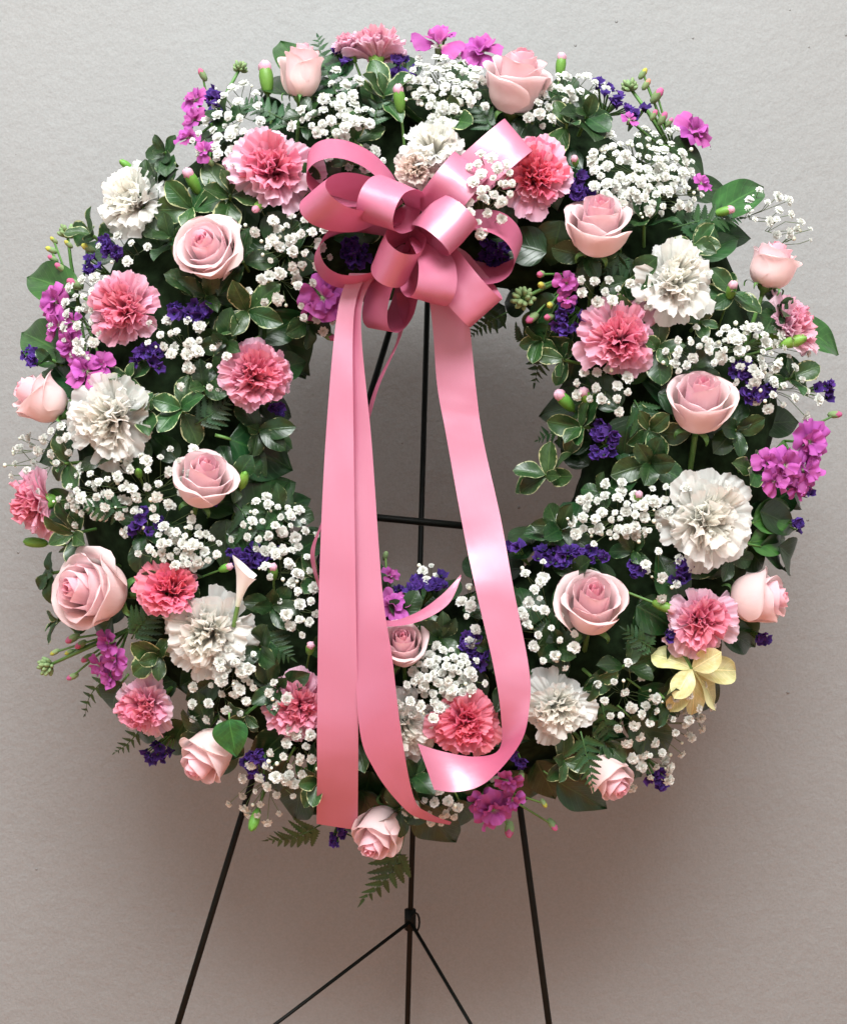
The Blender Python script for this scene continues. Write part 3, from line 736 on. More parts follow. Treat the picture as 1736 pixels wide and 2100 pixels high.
# ------------------------------------------------------------------ statice
def stat_floret(seed):
    rnd = random.Random(seed); n = 12
    prof = [(0.07, -0.45), (0.16, -0.1), (0.42, 0.18), (0.58, 0.22)]
    js = [[rnd.uniform(-.13, .13) for _ in range(n)] for _ in prof]
    b = MB().lathe(prof, n, tint=lambda t: t, wob=lambda k, i, r, z: (r * (1 + (0.16 if i % 2 else -.12) * (k > 1)) + js[k][i] * .4 * (k > 0), z + (js[k][i] * 1.6 + (0.10 if i % 2 else -.06)) * (k > 1)))
    return b.build('statice_floret', M['statice'], smooth=False)
SFLO = [stat_floret(k) for k in range(5)]
def statice(px, py, rx, ry, n, rot=0.0, lift=30, size=19):
    n = int(n * 1.5)
    rnd = random.Random(int(px * 11 + py * 3)); q, a, b = ring(px, py)
    ex, ey = px - a * q * 50, py + b * q * 50
    base = P(ex, ey, max(5, surf(px, py) - 40)); o = empty('statice', base)
    tag(o, near_label('tuft of papery purple statice' if n < 9 else 'wide spray of papery purple statice', px, py), 'statice', 'purple statice of the wreath')
    st = MB()
    for k in range(n):
        aa = rnd.uniform(0, 2 * pi); rr = sqrt(rnd.random()); x, y = rx * rr * cos(aa), ry * rr * sin(aa)
        x, y = x * cos(rot) - y * sin(rot), x * sin(rot) + y * cos(rot)
        p = P(px + x, py + y, max(10, surf(px + x, py + y)) + lift + 14 * (1 - rr) + rnd.uniform(-8, 8))
        fd = face(px + x, py + y, 0.8); dr = (fd[0] + rnd.uniform(-.8, .8), fd[1] + rnd.uniform(-.5, .9), 0.9)
        qn = orient(dr, rnd.uniform(0, 6)); s = size * S * rnd.uniform(.7, 1.15)
        part('floret', SFLO[rnd.randrange(5)], o, Matrix.Translation(p - base) @ qn.to_matrix().to_4x4() @ Matrix.Diagonal((s, s, s, 1)))
        st.tube([Vector((0, 0, 0)), (p - base) * .6 + Vector((0, .004, 0)), p - base], 0.0008, 4, cap=False)
    part('stem', st.build('statice_stems', M['stem']), o)
T = statice
for a in [(440, 212, 16, 34, 9), (702, 106, 18, 22, 6), (828, 140, 30, 26, 11), (1258, 200, 46, 14, 10, 0.75), (1312, 232, 22, 12, 5), (1188, 385, 28, 36, 11), (228, 500, 18, 40, 9), (192, 545, 18, 22, 5),
          (388, 642, 52, 20, 13), (58, 738, 16, 24, 6), (310, 738, 34, 28, 9), (574, 832, 16, 16, 4), (298, 1076, 32, 32, 10), (432, 1030, 16, 12, 3), (520, 1140, 52, 22, 16), (1240, 900, 34, 46, 14),
          (1520, 770, 20, 28, 7), (1552, 800, 30, 20, 8), (1690, 798, 18, 20, 6), (1652, 1000, 16, 22, 5), (1634, 1078, 11, 13, 3), (1058, 1126, 18, 18, 4), (1172, 1140, 78, 22, 24), (1302, 1168, 18, 14, 5),
          (1390, 1172, 24, 24, 7), (1166, 652, 30, 34, 11), (866, 1200, 58, 16, 16, -0.25), (965, 1312, 16, 40, 8), (984, 1356, 20, 18, 5), (528, 1566, 30, 36, 11), (324, 1540, 28, 20, 8), (692, 1718, 14, 26, 6),
          (1350, 1594, 22, 18, 6), (1560, 1308, 22, 11, 4), (1010, 525, 34, 34, 11), (722, 520, 34, 34, 10), (1375, 1300, 16, 16, 4), (1060, 1550, 20, 20, 4), (640, 870, 0.1, 0.1, 0), (430, 1350, 8, 8, 0)]:
    if a[4]: T(*a)

# ------------------------------------------------------------------ stock
def stock_petal(seed):
    rnd = random.Random(seed); p = rnd.uniform(0, 6); sv = rnd.uniform(0, 50); dr = rnd.uniform(.05, .30)
    def fn(u, v):
        w = 0.36 * sin(min(1, v * 1.05) * 2.3) ** .8 * v ** .35 if v > 0 else 0.03
        e = 1 - 0.10 * abs(u) ** 2 + 0.05 * sin(4 * u + p)
        x = 0.06 + 0.52 * v * e
        return (x, u * w, 0.20 * v - dr * v * v + 0.07 * v * sin(5 * u + p) + 0.08 * noise.noise(Vector((u * 2, v * 2, sv))))
    return MB().grid(fn, 7, 5, lambda u, v: v).build('stock_petal', M['stock'])
SPET = [stock_petal(k) for k in range(5)]
SCEN = MB().lathe([(0, -.35), (.08, -.3), (.10, -.05), (.05, .04), (0, .05)], 6).build('stock_floret_centre', M['stockbud'])
SBUD = MB().lathe([(0, -.6), (.22, -.5), (.34, -.1), (.33, .25), (.18, .5), (0, .56)], 8).build('stock_bud')
SSEP = MB().lathe([(0.0, -.66), (.26, -.52), (.37, -.15), (.34, .10)], 8, wob=lambda k, i, r, z: (r, z + (.2 if k == 3 and i % 2 else 0))).build('stock_bud_sepal', M['stockbud'])
LASTB = [None]
def stock(label, florets, buds=(), head=None, stem=None):
    """florets: (x, y, size, double?); buds: (x, y, size, material); head: (x, y, size)"""
    f0 = florets[0] if florets else buds[0]
    q, a, b = ring(f0[0], f0[1])
    base = P(f0[0] - a * q * 60, f0[1] + b * q * 60, max(10, surf(f0[0], f0[1]) - 40)); o = empty('stock', base)
    tag(o, label, 'stock flower', 'magenta stock stems of the wreath')
    rnd = random.Random(int(f0[0] * 5 + f0[1])); st = MB()
    for (x, y, size, n) in florets:
        fd = face(x, y, 0.8); d = (fd[0] + rnd.uniform(-.35, .35), fd[1] + rnd.uniform(-.2, .4), 1)
        p = P(x, y, max(15, surf(x, y)) + 38 + rnd.uniform(-5, 12)); s = size * S / 0.98
        c = part('floret', SCEN, o, Matrix.Translation(p - base) @ orient(d, rnd.uniform(0, 6)).to_matrix().to_4x4() @ Matrix.Diagonal((s, s, s, 1)))
        for k in range(n):
            ring_k = 0 if k < (n + 1) // 2 else 1
            tilt = rnd.uniform(-.15, .2) if ring_k == 0 else rnd.uniform(-.95, -.5)
            sc = (1 if ring_k == 0 else .72) * rnd.uniform(.88, 1.1)
            m4 = Matrix.Rotation(2 * pi * k / ((n + 1) // 2) + .45 * ring_k + rnd.uniform(-.2, .2), 4, 'Z') @ Matrix.Rotation(tilt, 4, 'Y') @ Matrix.Rotation(rnd.uniform(-.3, .3), 4, 'X') @ Matrix.Diagonal((sc, sc, sc, 1))
            part('petal', SPET[rnd.randrange(5)], c, m4)
        st.tube([Vector((0, 0, 0)), (p - base) * .5 + Vector((0, .006, 0)), p - base], 0.0013, 5, cap=False)
    for (x, y, size, mt) in buds:
        q2, a2, b2 = ring(x, y)
        d = (q2 * a2 + rnd.uniform(-.3, .3), q2 * b2 + rnd.uniform(-.1, .5), .6); s = size * S / 1.1
        p = P(x, y, max(15, surf(x, y)) + 35)
        LASTB[0] = part('bud', SBUD, o, Matrix.Translation(p - base) @ orient(d).to_matrix().to_4x4() @ Matrix.Diagonal((s * .82, s * .82, s, 1)), M[mt])
        st.tube([(p - base) * .35, p - base], 0.0011, 5, cap=False)
        ob = LASTB[0]
        if mt != 'stockbud': part('sepal', SSEP, ob)
    if head:
        x, y, size, dh = head
        p = P(x, y, max(15, surf(x, y)) + 35); qn = orient(dh)
        for k in range(18):
            g = k * 2.4; h = 0.1 + k / 18; r = .48 * sqrt(1 - (h - .15) ** 2 * .75) if h < 1.2 else .1
            dd = Vector((cos(g) * r * 1.6, sin(g) * r * 1.6, h + .1)).normalized()
            s = size * S * rnd.uniform(.26, .36)
            loc = p - base + qn @ (Vector((cos(g) * r, sin(g) * r, h * .7 - .3)) * size * S * .5)
            part('bud', SBUD, o, Matrix.Translation(loc) @ (qn @ dd.to_track_quat('Z', 'Y')).to_matrix().to_4x4() @ Matrix.Diagonal((s * .8, s * .8, s, 1)), M['stockbud'])
        st.tube([Vector((0, 0, 0)), (p - base) * .6 + Vector((0, -.004, 0)), p - base], [0.0020, 0.0018, 0.0015], 6)
    part('stem', st.build('stock_stem', M['stem']), o)
stock('pair of open magenta stock blooms at the top behind baby\'s breath', [(900, 92, 92, 5), (985, 106, 70, 9), (912, 70, 40, 5)])
stock('magenta stock on the upper rim beside an upright statice tuft', [(402, 205, 52, 8), (398, 245, 50, 8), (385, 282, 44, 8), (420, 310, 40, 6)], [(415, 152, 26, 'pinkbud'), (430, 330, 22, 'pinkbud')], (492, 140, 40, (0.1, 1, .3)))
stock('magenta stock with yellow and pink buds above the biggest baby\'s breath mass', [(1422, 270, 72, 10), (1438, 376, 36, 7), (1290, 245, 34, 5)],
      [(1347, 195, 34, 'pinkbud'), (1325, 172, 24, 'peachbud'), (1318, 150, 24, 'yellowbud'), (1358, 242, 28, 'pinkbud'), (1340, 235, 22, 'pinkbud'), (1372, 250, 20, 'pinkbud')], (1290, 178, 46, (-0.3, 1, .3)))
stock('tall magenta stock with green bud head on the rim beside the full pink carnation', [(112, 618, 68, 10), (120, 668, 56, 8), (148, 706, 62, 10), (176, 762, 68, 10), (210, 748, 46, 7), (150, 660, 44, 7)],
      [(152, 582, 34, 'pinkbud'), (124, 548, 26, 'pinkbud'), (108, 530, 22, 'pinkbud'), (105, 512, 24, 'yellowbud'), (180, 508, 28, 'yellowbud'), (140, 500, 20, 'yellowbud'), (110, 492, 18, 'yellowbud')], (138, 478, 50, (0, 1, .4)))
stock('magenta stock bloom under the bow beside the ribbon tails', [(662, 612, 78, 9), (640, 632, 44, 7), (690, 590, 50, 7)], [(676, 690, 30, 'pinkbud')])
stock('small magenta stock with yellow buds and green head beside the bow', [(1160, 580, 44, 8), (1162, 612, 34, 7)], [(1108, 562, 26, 'pinkbud'), (1110, 585, 26, 'yellowbud'), (1128, 625, 26, 'yellowbud'), (1090, 652, 32, 'pinkbud'), (1125, 650, 26, 'pinkbud')], (1072, 612, 62, (-0.4, .2, 1)))
stock('fullest magenta stock on the outer rim above the largest white carnation', [(1658, 905, 80, 10), (1606, 955, 72, 10), (1648, 965, 72, 10), (1572, 950, 54, 8), (1590, 985, 56, 9), (1632, 1000, 46, 7)], [(1712, 850, 28, 'pinkbud')])
stock('magenta stock with pale green tip on the rim below the largest open rose', [(222, 1318, 52, 8), (236, 1352, 56, 9), (225, 1388, 48, 8), (205, 1365, 42, 7)], [(148, 1310, 30, 'pinkbud'), (165, 1322, 26, 'pinkbud'), (178, 1350, 26, 'pinkbud'), (148, 1388, 24, 'pinkbud'), (142, 1338, 20, 'yellowbud'), (112, 1338, 20, 'yellowbud')], (98, 1366, 52, (-0.8, -0.2, .4)))
stock('magenta stock poking from behind the paired tails near the hole', [(806, 1242, 60, 8), (798, 1180, 36, 6)], [(790, 1140, 22, 'stockbud')])
stock('dark magenta stock with long stalk and dangling buds on the lowest rim', [(1010, 1660, 74, 9), (1042, 1602, 48, 8), (1050, 1640, 44, 6), (985, 1640, 50, 7)], [(1044, 1702, 36, 'pinkbud'), (1133, 1692, 28, 'pinkbud'), (1115, 1648, 20, 'yellowbud'), (1068, 1592, 24, 'pinkbud')])

# ------------------------------------------------------------------ leaves
def leaf_mesh(name, W, shape, fold, bend, wave, mat, seed, nu=8, nv=10, tipp=1.0):
    rnd = random.Random(seed); ph = rnd.uniform(0, 6); tw = rnd.uniform(-.25, .25); sv = rnd.uniform(0, 40)
    def fn(u, v):
        if shape == 'ovate': w = max(0, v) ** 0.55 * max(0, 1 - v) ** 1.1 / 0.350
        elif shape == 'obov': w = sin(pi * min(1, v ** 1.25)) ** 0.62 
        else: w = sin(pi * min(1, v ** 0.95)) ** 0.8
        w = max(w, 0.035 if v < .12 else 0.0)
        x = u * W * w
        th = bend * v
        y = (sin(th) / bend if abs(bend) > 1e-3 else v); z = -((1 - cos(th)) / bend if abs(bend) > 1e-3 else 0)
        z += fold * abs(x) + wave * w * abs(u) ** 2 * sin(7 * v + ph + (1.3 if u > 0 else 0)) + 0.03 * noise.noise(Vector((u * 1.5, v * 3, sv)))
        z += tw * x * v
        return (x, y, z)
    return MB().grid(fn, nu, nv).build(name, M[mat])
PITT = [leaf_mesh('variegated_leaf', random.Random(k).uniform(.26, .34), 'obov', .30, random.Random(k + 9).uniform(.3, 1.0), .07, 'pitt', k) for k in range(6)]
SALAL = [leaf_mesh('glossy_leaf', w, 'ovate', .22, b, .03, 'salal', 40 + k, 10, 14) for k, (w, b) in enumerate(((.30, .5), (.34, .8), (.38, .35), (.30, 1.0)))]
PETI = MB().tube([(0, .02, 0), (0, -.06, -.02), (0, -.16, -.06)], [.018, .02, .022], 5).build('petiole', M['stem'])
def basis(dirv, normal):
    y = dirv.normalized(); z = (normal - y * normal.dot(y)).normalized(); x = y.cross(z)
    return Matrix((x, y, z)).transposed().to_4x4()
def pitt(px, py, size, d=None, n=7, mat=None, seed=None, lift=12, label=None, spread=None):
    rnd = random.Random(seed if seed is not None else int(px * 13 + py * 7)); d = d or face(px, py, .9)
    dv = V(*d).normalized(); p = P(px, py, max(8, surf(px, py)) + lift)
    o = empty('variegated_sprig', p, orient(d, rnd.uniform(0, 6)))
    tag(o, label or near_label('green leaf sprig with cream edges' if not mat or mat.startswith('pitt') else 'yellow leaf sprig', px, py), 'leaf sprig', 'variegated leaf sprigs of the wreath')
    for k in range(n):
        a = k * 2.4 + rnd.uniform(-.6, .6); t = k / n
        el = radians((spread or 14) + 45 * t + rnd.uniform(-24, 24))
        e = Vector((cos(a) * cos(el), sin(a) * cos(el), sin(el))); nn = Vector((-cos(a) * sin(el), -sin(a) * sin(el), cos(el)))
        s = size * S * (1.0 - .35 * t) * rnd.uniform(.68, 1.15)
        m4 = Matrix.Translation(Vector((0, 0, t * size * S * .25))) @ basis(e, (Quaternion(e, rnd.uniform(-.5, .5)) @ nn)) @ Matrix.Diagonal((s, s, s, 1))
        part('leaf', PITT[rnd.randrange(6)], o, m4, M[mat] if mat else None)
    stem_part(o, size * S * .7, 0.0016, size * S * .2)
def salal(bx, by, tx, ty, W, label=None, d0=None, d1=None, v=None, tilt=0.0, mat=None, stalk=True, desc='dark glossy green leaf'):
    rnd = random.Random(int(bx * 3 + ty)); v = rnd.randrange(4) if v is None else v
    a = P(bx, by, max(10, surf(bx, by)) + 12 if d0 is None else d0); b = P(tx, ty, max(0, surf(tx, ty)) + 12 if d1 is None else d1)
    L = (b - a).length; mx = (.30, .34, .38, .30)[v]
    n = V(*face((bx + tx) / 2, (by + ty) / 2, .5)) + Vector((tilt, 0, .25))
    o = part('glossy_leaf', SALAL[v], None, None, M[mat] if mat else None)
    o.matrix_world = Matrix.Translation(a) @ basis(b - a, n) @ Matrix.Diagonal((W * S / 2 / mx, L * 1.12, L, 1))
    if stalk: part('petiole', PETI, o)
    tag(o, label or near_label(desc, (bx + tx) / 2, (by + ty) / 2), 'leaf', 'glossy single leaves of the wreath')
L_ = salal
L_(628, 165, 574, 68, 80, 'broad green leaf standing up behind the side-on rose at the top', mat='fresh')
L_(160, 605, 34, 547, 84, 'broad green leaf jutting from the rim beneath the tall stock head', v=0, mat='fresh')
L_(150, 735, 18, 663, 92, 'broad green leaf jutting from the rim above the cream-backed rim rose', v=0, mat='fresh')
L_(548, 640, 636, 775, 100, 'large dark leaf reaching into the hole beside the magenta stock', v=2)
L_(470, 900, 602, 955, 130, 'large dark leaf on the inner rim below the carnation leaning inward', v=2)
L_(505, 1085, 590, 985, 130, 'broad dark leaf on the inner rim beside the closed green bud', v=2)
L_(1372, 300, 1468, 345, 86, 'dark leaf shaped like a cup under the single magenta bloom on the rim', v=1)
L_(1462, 440, 1584, 356, 78, 'long pointed leaf jutting above the rim rose turned away', v=0, mat='fresh')
L_(1640, 672, 1738, 712, 84, 'broad light green leaf jutting from the rim behind the side-on carnation', v=0, mat='fresh')
L_(1205, 825, 1098, 848, 76, 'dark leaf reaching into the hole below the twin pink-tipped buds', v=2)
L_(1542, 1072, 1652, 1035, 70, 'smooth green leaf on the rim beside the largest white carnation', v=1, mat='fresh')
L_(1536, 1112, 1644, 1100, 66, 'second smooth green leaf on the rim, just above the rose lying side-on', v=1, mat='fresh')
L_(1556, 1120, 1662, 1148, 70, 'curled dull green leaf tip behind the rose lying side-on', v=3)
L_(1140, 1600, 1250, 1668, 70, 'dark broad leaf along the lower rim before the rose behind fern leaflets', v=2)
L_(860, 1650, 935, 1740, 90, 'dark leaf hanging under the rim below the baby\'s breath', v=2)
L_(940, 1640, 985, 1722, 66, 'narrow dark leaf hanging under the rim beside the dark magenta stock', v=1)
L_(250, 1400, 205, 1480, 84, 'dark leaf behind the two-tone carnation on the lower rim', v=1)
L_(470, 1475, 480, 1548, 72, 'round glossy leaf lying over the rose on the lower rim', v=2, d0=200, d1=205, mat='fresh')
L_(330, 1490, 240, 1520, 50, 'thin curved leaf on the rim below the two-tone carnation', v=3)
L_(640, 1590, 610, 1680, 80, 'dark leaf behind the paired ribbon tails at the lower rim', v=2)
L_(1130, 1110, 1190, 1060, 80, 'dark leaf on the inner rim above the long purple statice', v=1)
L_(530, 690, 640, 640, 70, 'dark leaf on the inner rim just under the magenta bloom by the bow', v=1)
L_(1290, 1470, 1378, 1560, 84, 'dark leaf under the loose baby\'s breath on the lower rim'); L_(1310, 1410, 1412, 1492, 76, 'dark leaf beneath the pale yellow sprig'); L_(1250, 1520, 1335, 1612, 80, 'dark leaf behind the lowest purple tuft on the rim')
L_(590, 1560, 540, 1668, 80, 'dark leaf behind the baby\'s breath at the easel leg'); L_(620, 1600, 600, 1694, 76, 'dark leaf over the thin trailing fern'); L_(1480, 1290, 1560, 1330, 66, 'dark leaf beneath the rose lying side-on'); L_(700, 1640, 690, 1740, 70, 'dark leaf under the end of the paired tails')
for q in range(26):
    th = 2 * pi * (q + random.Random(q).uniform(-.3, .3)) / 26; r = 345; x, y = RCX + r * cos(th), RCY + r * sin(th); an = pi - th + random.Random(q + 50).uniform(-1.1, 1.1); l = random.Random(q + 9).uniform(60, 92)
    L_(x, y, x + l * cos(an), y - l * sin(an), random.Random(q + 3).uniform(54, 80), d0=40, d1=5, stalk=False, desc='dark leaf edging the hole')
for q, (bx, by, tx, ty, w) in enumerate(((690, 1560, 650, 1660, 80), (760, 1580, 735, 1690, 84), (800, 1600, 850, 1700, 84), (900, 1590, 880, 1690, 80), (960, 1590, 1000, 1690, 80), (1040, 1580, 1075, 1670, 76), (1100, 1560, 1140, 1640, 76), (560, 1540, 505, 1620, 76), (480, 1520, 420, 1600, 70), (740, 1620, 790, 1730, 70), (1180, 1540, 1180, 1640, 74), (380, 1480, 330, 1560, 70))):
    L_(bx, by, tx, ty, w, d0=45, d1=8, stalk=False, desc='dark pointed leaf along the lower rim')
# the yellow sprig
def yellow_sprig():
    bx, by = 1418, 1372; b0 = P(bx, by, 165); o = empty('yellow_leaf_sprig', b0)
    tag(o, 'pale yellow leaf sprig hanging under the pink carnation on the lower rim', 'leaf sprig')
    rnd = random.Random(2)
    for k, (tx, ty, dd, w) in enumerate(((1336, 1326, 150, 56), (1538, 1376, 130, 60), (1496, 1452, 120, 58), (1432, 1482, 150, 46), (1372, 1468, 160, 46), (1476, 1340, 205, 44), (1384, 1430, 195, 40))):
        b = P(tx, ty, dd); L = (b - b0).length; n = V(rnd.uniform(-.5, .5), rnd.uniform(.1, .7), 1)
        part('leaf', PITT[k % 6], o, basis(b - b0, n) @ Matrix.Diagonal((w * S / .58, L, L * .9, 1)), M['yellow'])
    part('stem', MB().tube([Vector((0, 0, 0)), Vector((-.01, .01, .02)), Vector((-.02, .03, .03))], .0016, 6).build('sprig_stem', M['stem']), o)
yellow_sprig()
# variegated sprigs that show
PW = [(325, 392, 84, 'pitt'), (470, 412, 88, 'pittw'), (782, 212, 92, 'pittw'), (1198, 250, 84, 'pitt'), (1160, 265, 80, 'pittw'), (352, 500, 78, 'pitt'), (510, 640, 88, 'pittw'), (420, 610, 84, 'pitt'), (305, 850, 78, 'pittw'), (375, 845, 92, 'pittw'),
      (120, 745, 78, 'pitt'), (270, 780, 66, 'pittw'), (145, 950, 66, 'pittw'), (1330, 880, 84, 'pittw'), (1330, 950, 84, 'pitt'), (1130, 980, 88, 'pittw'), (1165, 740, 84, 'pittw'), (1430, 665, 66, 'pittw'),
      (1500, 610, 80, 'pittw'), (1270, 1370, 96, 'pitt'), (1215, 1390, 70, 'pittw'), (330, 1340, 84, 'pittw'), (110, 1175, 66, 'pitt'), (130, 1270, 66, 'pittw'), (510, 1460, 66, 'pittw'), (850, 1590, 80, 'pitt'),
      (1150, 1560, 80, 'pittw'), (1320, 470, 88, 'pitt'), (1420, 505, 84, 'pittw'), (930, 250, 66, 'pittw'), (1300, 1130, 66, 'pitt'), (1150, 1090, 80, 'pitt'), (200, 490, 84, 'pittw'), (345, 320, 66, 'pitt'),
      (640, 245, 66, 'pitt'), (1590, 640, 70, 'pitt'), (900, 1310, 80, 'pitt'), (1010, 1330, 70, 'pitt'), (1040, 1400, 70, 'pitt'), (560, 1240, 80, 'pitt'), (540, 1330, 84, 'pitt'), (660, 1600, 70, 'pittw'), (1090, 250, 66, 'pitt'),
      (500, 540, 80, 'pitt'), (470, 700, 84, 'pitt'), (420, 800, 80, 'pitt')]
for x, y, s, m in PW:
    f = face(x, y, .9); rq = random.Random(int(x + y))
    pitt(x, y, s, (f[0] + rq.uniform(-.5, .5), f[1] + rq.uniform(-.3, .7), 1), rq.choice((5, 6, 7)), m)
# more of the same and plain leaves to close the ring
rf = random.Random(5); placed = [(p[0], p[1]) for p in PW]
k = 0
for _ in range(4000):
    if k >= 84: break
    th = rf.uniform(0, 2 * pi); r = rf.uniform(315, 770); x, y = RCX + r * cos(th), RCY + r * sin(th)
    if any(hypot(x - a, y - b) < 66 for a, b in placed): continue
    placed.append((x, y)); k += 1
    if k % 2 == 0:
        an = rf.uniform(0, 6.28); l = rf.uniform(80, 110)
        if r > 680: an = -th + rf.uniform(-.7, .7)
        if r < 390: an = pi - th + rf.uniform(-.8, .8); l *= .8
        L_(x, y, x + l * cos(an), y - l * sin(an), rf.uniform(56, 84), stalk=False)
    else: pitt(x, y, rf.uniform(66, 88), None, 6, rf.choice(('pitt', 'pitt', 'pittw')), lift=4)

for q in range(34):
    th = 2 * pi * (q + rf.uniform(-.3, .3)) / 34; r = rf.uniform(690, 735); x, y = RCX + r * cos(th), RCY + r * sin(th)
    an = -th + rf.uniform(-.8, .8); l = rf.uniform(70, 100)
    if abs(x - RCX) < 90 and y > RCY: continue
    L_(x, y, x + l * cos(an), y - l * sin(an), rf.uniform(58, 84), d0=25, d1=rf.uniform(-10, 25), stalk=False, desc='green leaf edging the rim')
placed2 = []
for _ in range(6000):
    if len(placed2) >= 64: break
    th = rf.uniform(0, 2 * pi); r = rf.uniform(310, 730); x, y = RCX + r * cos(th), RCY + r * sin(th)
    if any(hypot(x - a, y - b) < 62 for a, b in placed2): continue
    placed2.append((x, y)); an = rf.uniform(0, 6.28); l = rf.uniform(80, 120)
    if r > 650: an = -th + rf.uniform(-.7, .7)
    if r < 380: an = pi - th + rf.uniform(-.9, .9); l *= .7
    x2, y2 = x + l * cos(an), y - l * sin(an)
    L_(x, y, x2, y2, rf.uniform(50, 76), d0=max(15, surf(x, y) - 8), d1=max(5, surf(x2, y2) - rf.uniform(-12, 10)), stalk=False, mat=rf.choice((None, None, 'fern', 'pitt')), desc=('shaded narrow leaf' if len(placed2) % 2 else 'shaded broad leaf'))
# ------------------------------------------------------------------ fern fronds
def pinna(seed):
    rnd = random.Random(seed); lobes = 7
    v = []; f = []; uv = []
    NV = lobes * 4
    for j in range(NV + 1):
        t = j / NV; ph = (t * lobes) % 1
        w = 0.28 * (1 - t) ** 0.7 * (0.45 + 0.55 * (1 - ph)) + 0.008
        if j == 0: w = 0.05
        z = -0.16 * t * t
        for s, u in ((-1, 0), (0, .5), (1, 1)):
            v.append(Vector((s * w, t - (0.05 * abs(s) * 0) + (0.05 * abs(s)), z + 0.05 * abs(s) * w * 5))); uv.append((u, t))
    for j in range(NV):
        a = j * 3; f += [(a, a + 1, a + 4, a + 3), (a + 1, a + 2, a + 5, a + 4)]
    return mesh_from('fern_leaflet', v, f, M['fern'], None, uv)
PIN = [pinna(k) for k in range(2)]
def fern(bx, by, tx, ty, W, label=None, n=9, d0=None, d1=None, first=.12):
    rnd = random.Random(int(bx + ty * 3))
    a = P(bx, by, max(8, surf(bx, by)) + 18 if d0 is None else d0); b = P(tx, ty, max(0, surf(tx, ty)) + 14 if d1 is None else d1)
    o = empty('fern_frond', a)
    tag(o, label or near_label('dark toothed fern frond', (bx + tx) / 2, (by + ty) / 2), 'fern', 'fern fronds of the wreath')
    ax = (b - a); L = ax.length; y = ax.normalized()
    nrm = V(*face((bx + tx) / 2, (by + ty) / 2, .6)); nrm = (nrm - y * nrm.dot(y)).normalized(); sd = y.cross(nrm)
    bow = rnd.uniform(-.10, .10) * L
    def pos(t): return y * L * t + sd * bow * sin(pi * t) + nrm * L * .10 * sin(pi * t)
    part('rachis', MB().tube([pos(t / 8) for t in range(9)], [.0008 - .0006 * t / 8 for t in range(9)], 5).build('rachis', M['fernstem']), o)
    for k in range(n):
        t = first + (0.97 - first) * k / n; l = W * S * .5 * (1 - t) ** .7 * 1.25 * rnd.uniform(.88, 1.1)
        for s in (-1, 1):
            d = (sd * s * 1.0 + y * (.55 + .5 * t) + nrm * rnd.uniform(-.15, .25)).normalized()
            m4 = Matrix.Translation(pos(t + (.03 if s > 0 else 0))) @ basis(d, nrm) @ Matrix.Diagonal((l * .95, l, l, 1))
            part('leaflet', PIN[k % 2], o, m4)
    m4 = Matrix.Translation(pos(.95)) @ basis(y, nrm) @ Matrix.Diagonal((W * S * .14, W * S * .2, W * S * .2, 1))
    part('leaflet', PIN[0], o, m4)
F = fern
F(712, 240, 652, 72, 96, 'tall fern frond standing between the side-on rose and the top carnation')
F(610, 260, 488, 205, 84, 'fern frond sweeping out under the side-on rose at the top')
F(1370, 470, 1520, 448, 100, 'fern frond spreading under the sideways pink-tipped bud')
F(1130, 640, 1095, 790, 90, 'fern frond drooping into the hole beside the green stock head', n=8)
F(1040, 640, 965, 690, 66, 'small dark fern frond under the lowest ribbon loop', n=7)
F(835, 1680, 738, 1848, 120, 'fern frond hanging lowest of all beneath the wreath', n=6, d0=30, d1=20, first=.35)
F(690, 1700, 830, 1765, 84, 'short fern tip just under the lowest hanging rose', n=5, d0=25, d1=10, first=.6)
F(660, 1690, 545, 1722, 84, 'thin fern frond trailing under the lower rim beside the bright green bud', n=7, d0=35, d1=10)
F(1190, 1500, 1215, 1620, 76, 'fern frond crossing in front of the rose on the lower rim', d0=215, d1=205, n=7)
F(260, 1040, 165, 1035, 70, 'fern leaflets beside the carnation jutting sideways', d0=195, d1=185, n=6)
F(250, 1370, 175, 1470, 60, 'dark fern tip hanging off the rim below the pale green stock tip', n=6)
F(300, 1480, 232, 1545, 50, 'dark fern tip hanging off the rim below the two-tone carnation', n=6)
F(150, 1110, 150, 1165, 60, 'short fern tip above the largest open rose', n=5)
F(270, 1310, 340, 1240, 90, 'fern frond tucked under the small coral carnation', n=7)
F(1180, 880, 1100, 905, 66, 'dark fern frond beside the statice on the inner rim', n=6)
F(1430, 1160, 1480, 1120, 70, 'dark fern frond under the largest white carnation', n=6)
F(1230, 1430, 1250, 1540, 86, 'fern frond beside the white carnation by the curling tail', n=7)
F(310, 1130, 410, 1180, 70, 'fern frond behind the small coral carnation', n=6)
F(540, 1300, 600, 1350, 80, 'fern frond near the half-hidden pink carnation', n=6)
F(1060, 700, 1100, 660, 60, 'dark fern tip at the inner rim below the bow', n=6)
F(480, 1030, 560, 1180, 90, None, n=7); F(1340, 1330, 1280, 1290, 80, None, n=6); F(400, 870, 470, 820, 80, None, n=6)
F(1300, 820, 1360, 930, 90, None, n=7); F(1010, 270, 960, 210, 70, None, n=6); F(760, 270, 790, 170, 70, None, n=6); F(1290, 530, 1240, 560, 70, None, n=6)

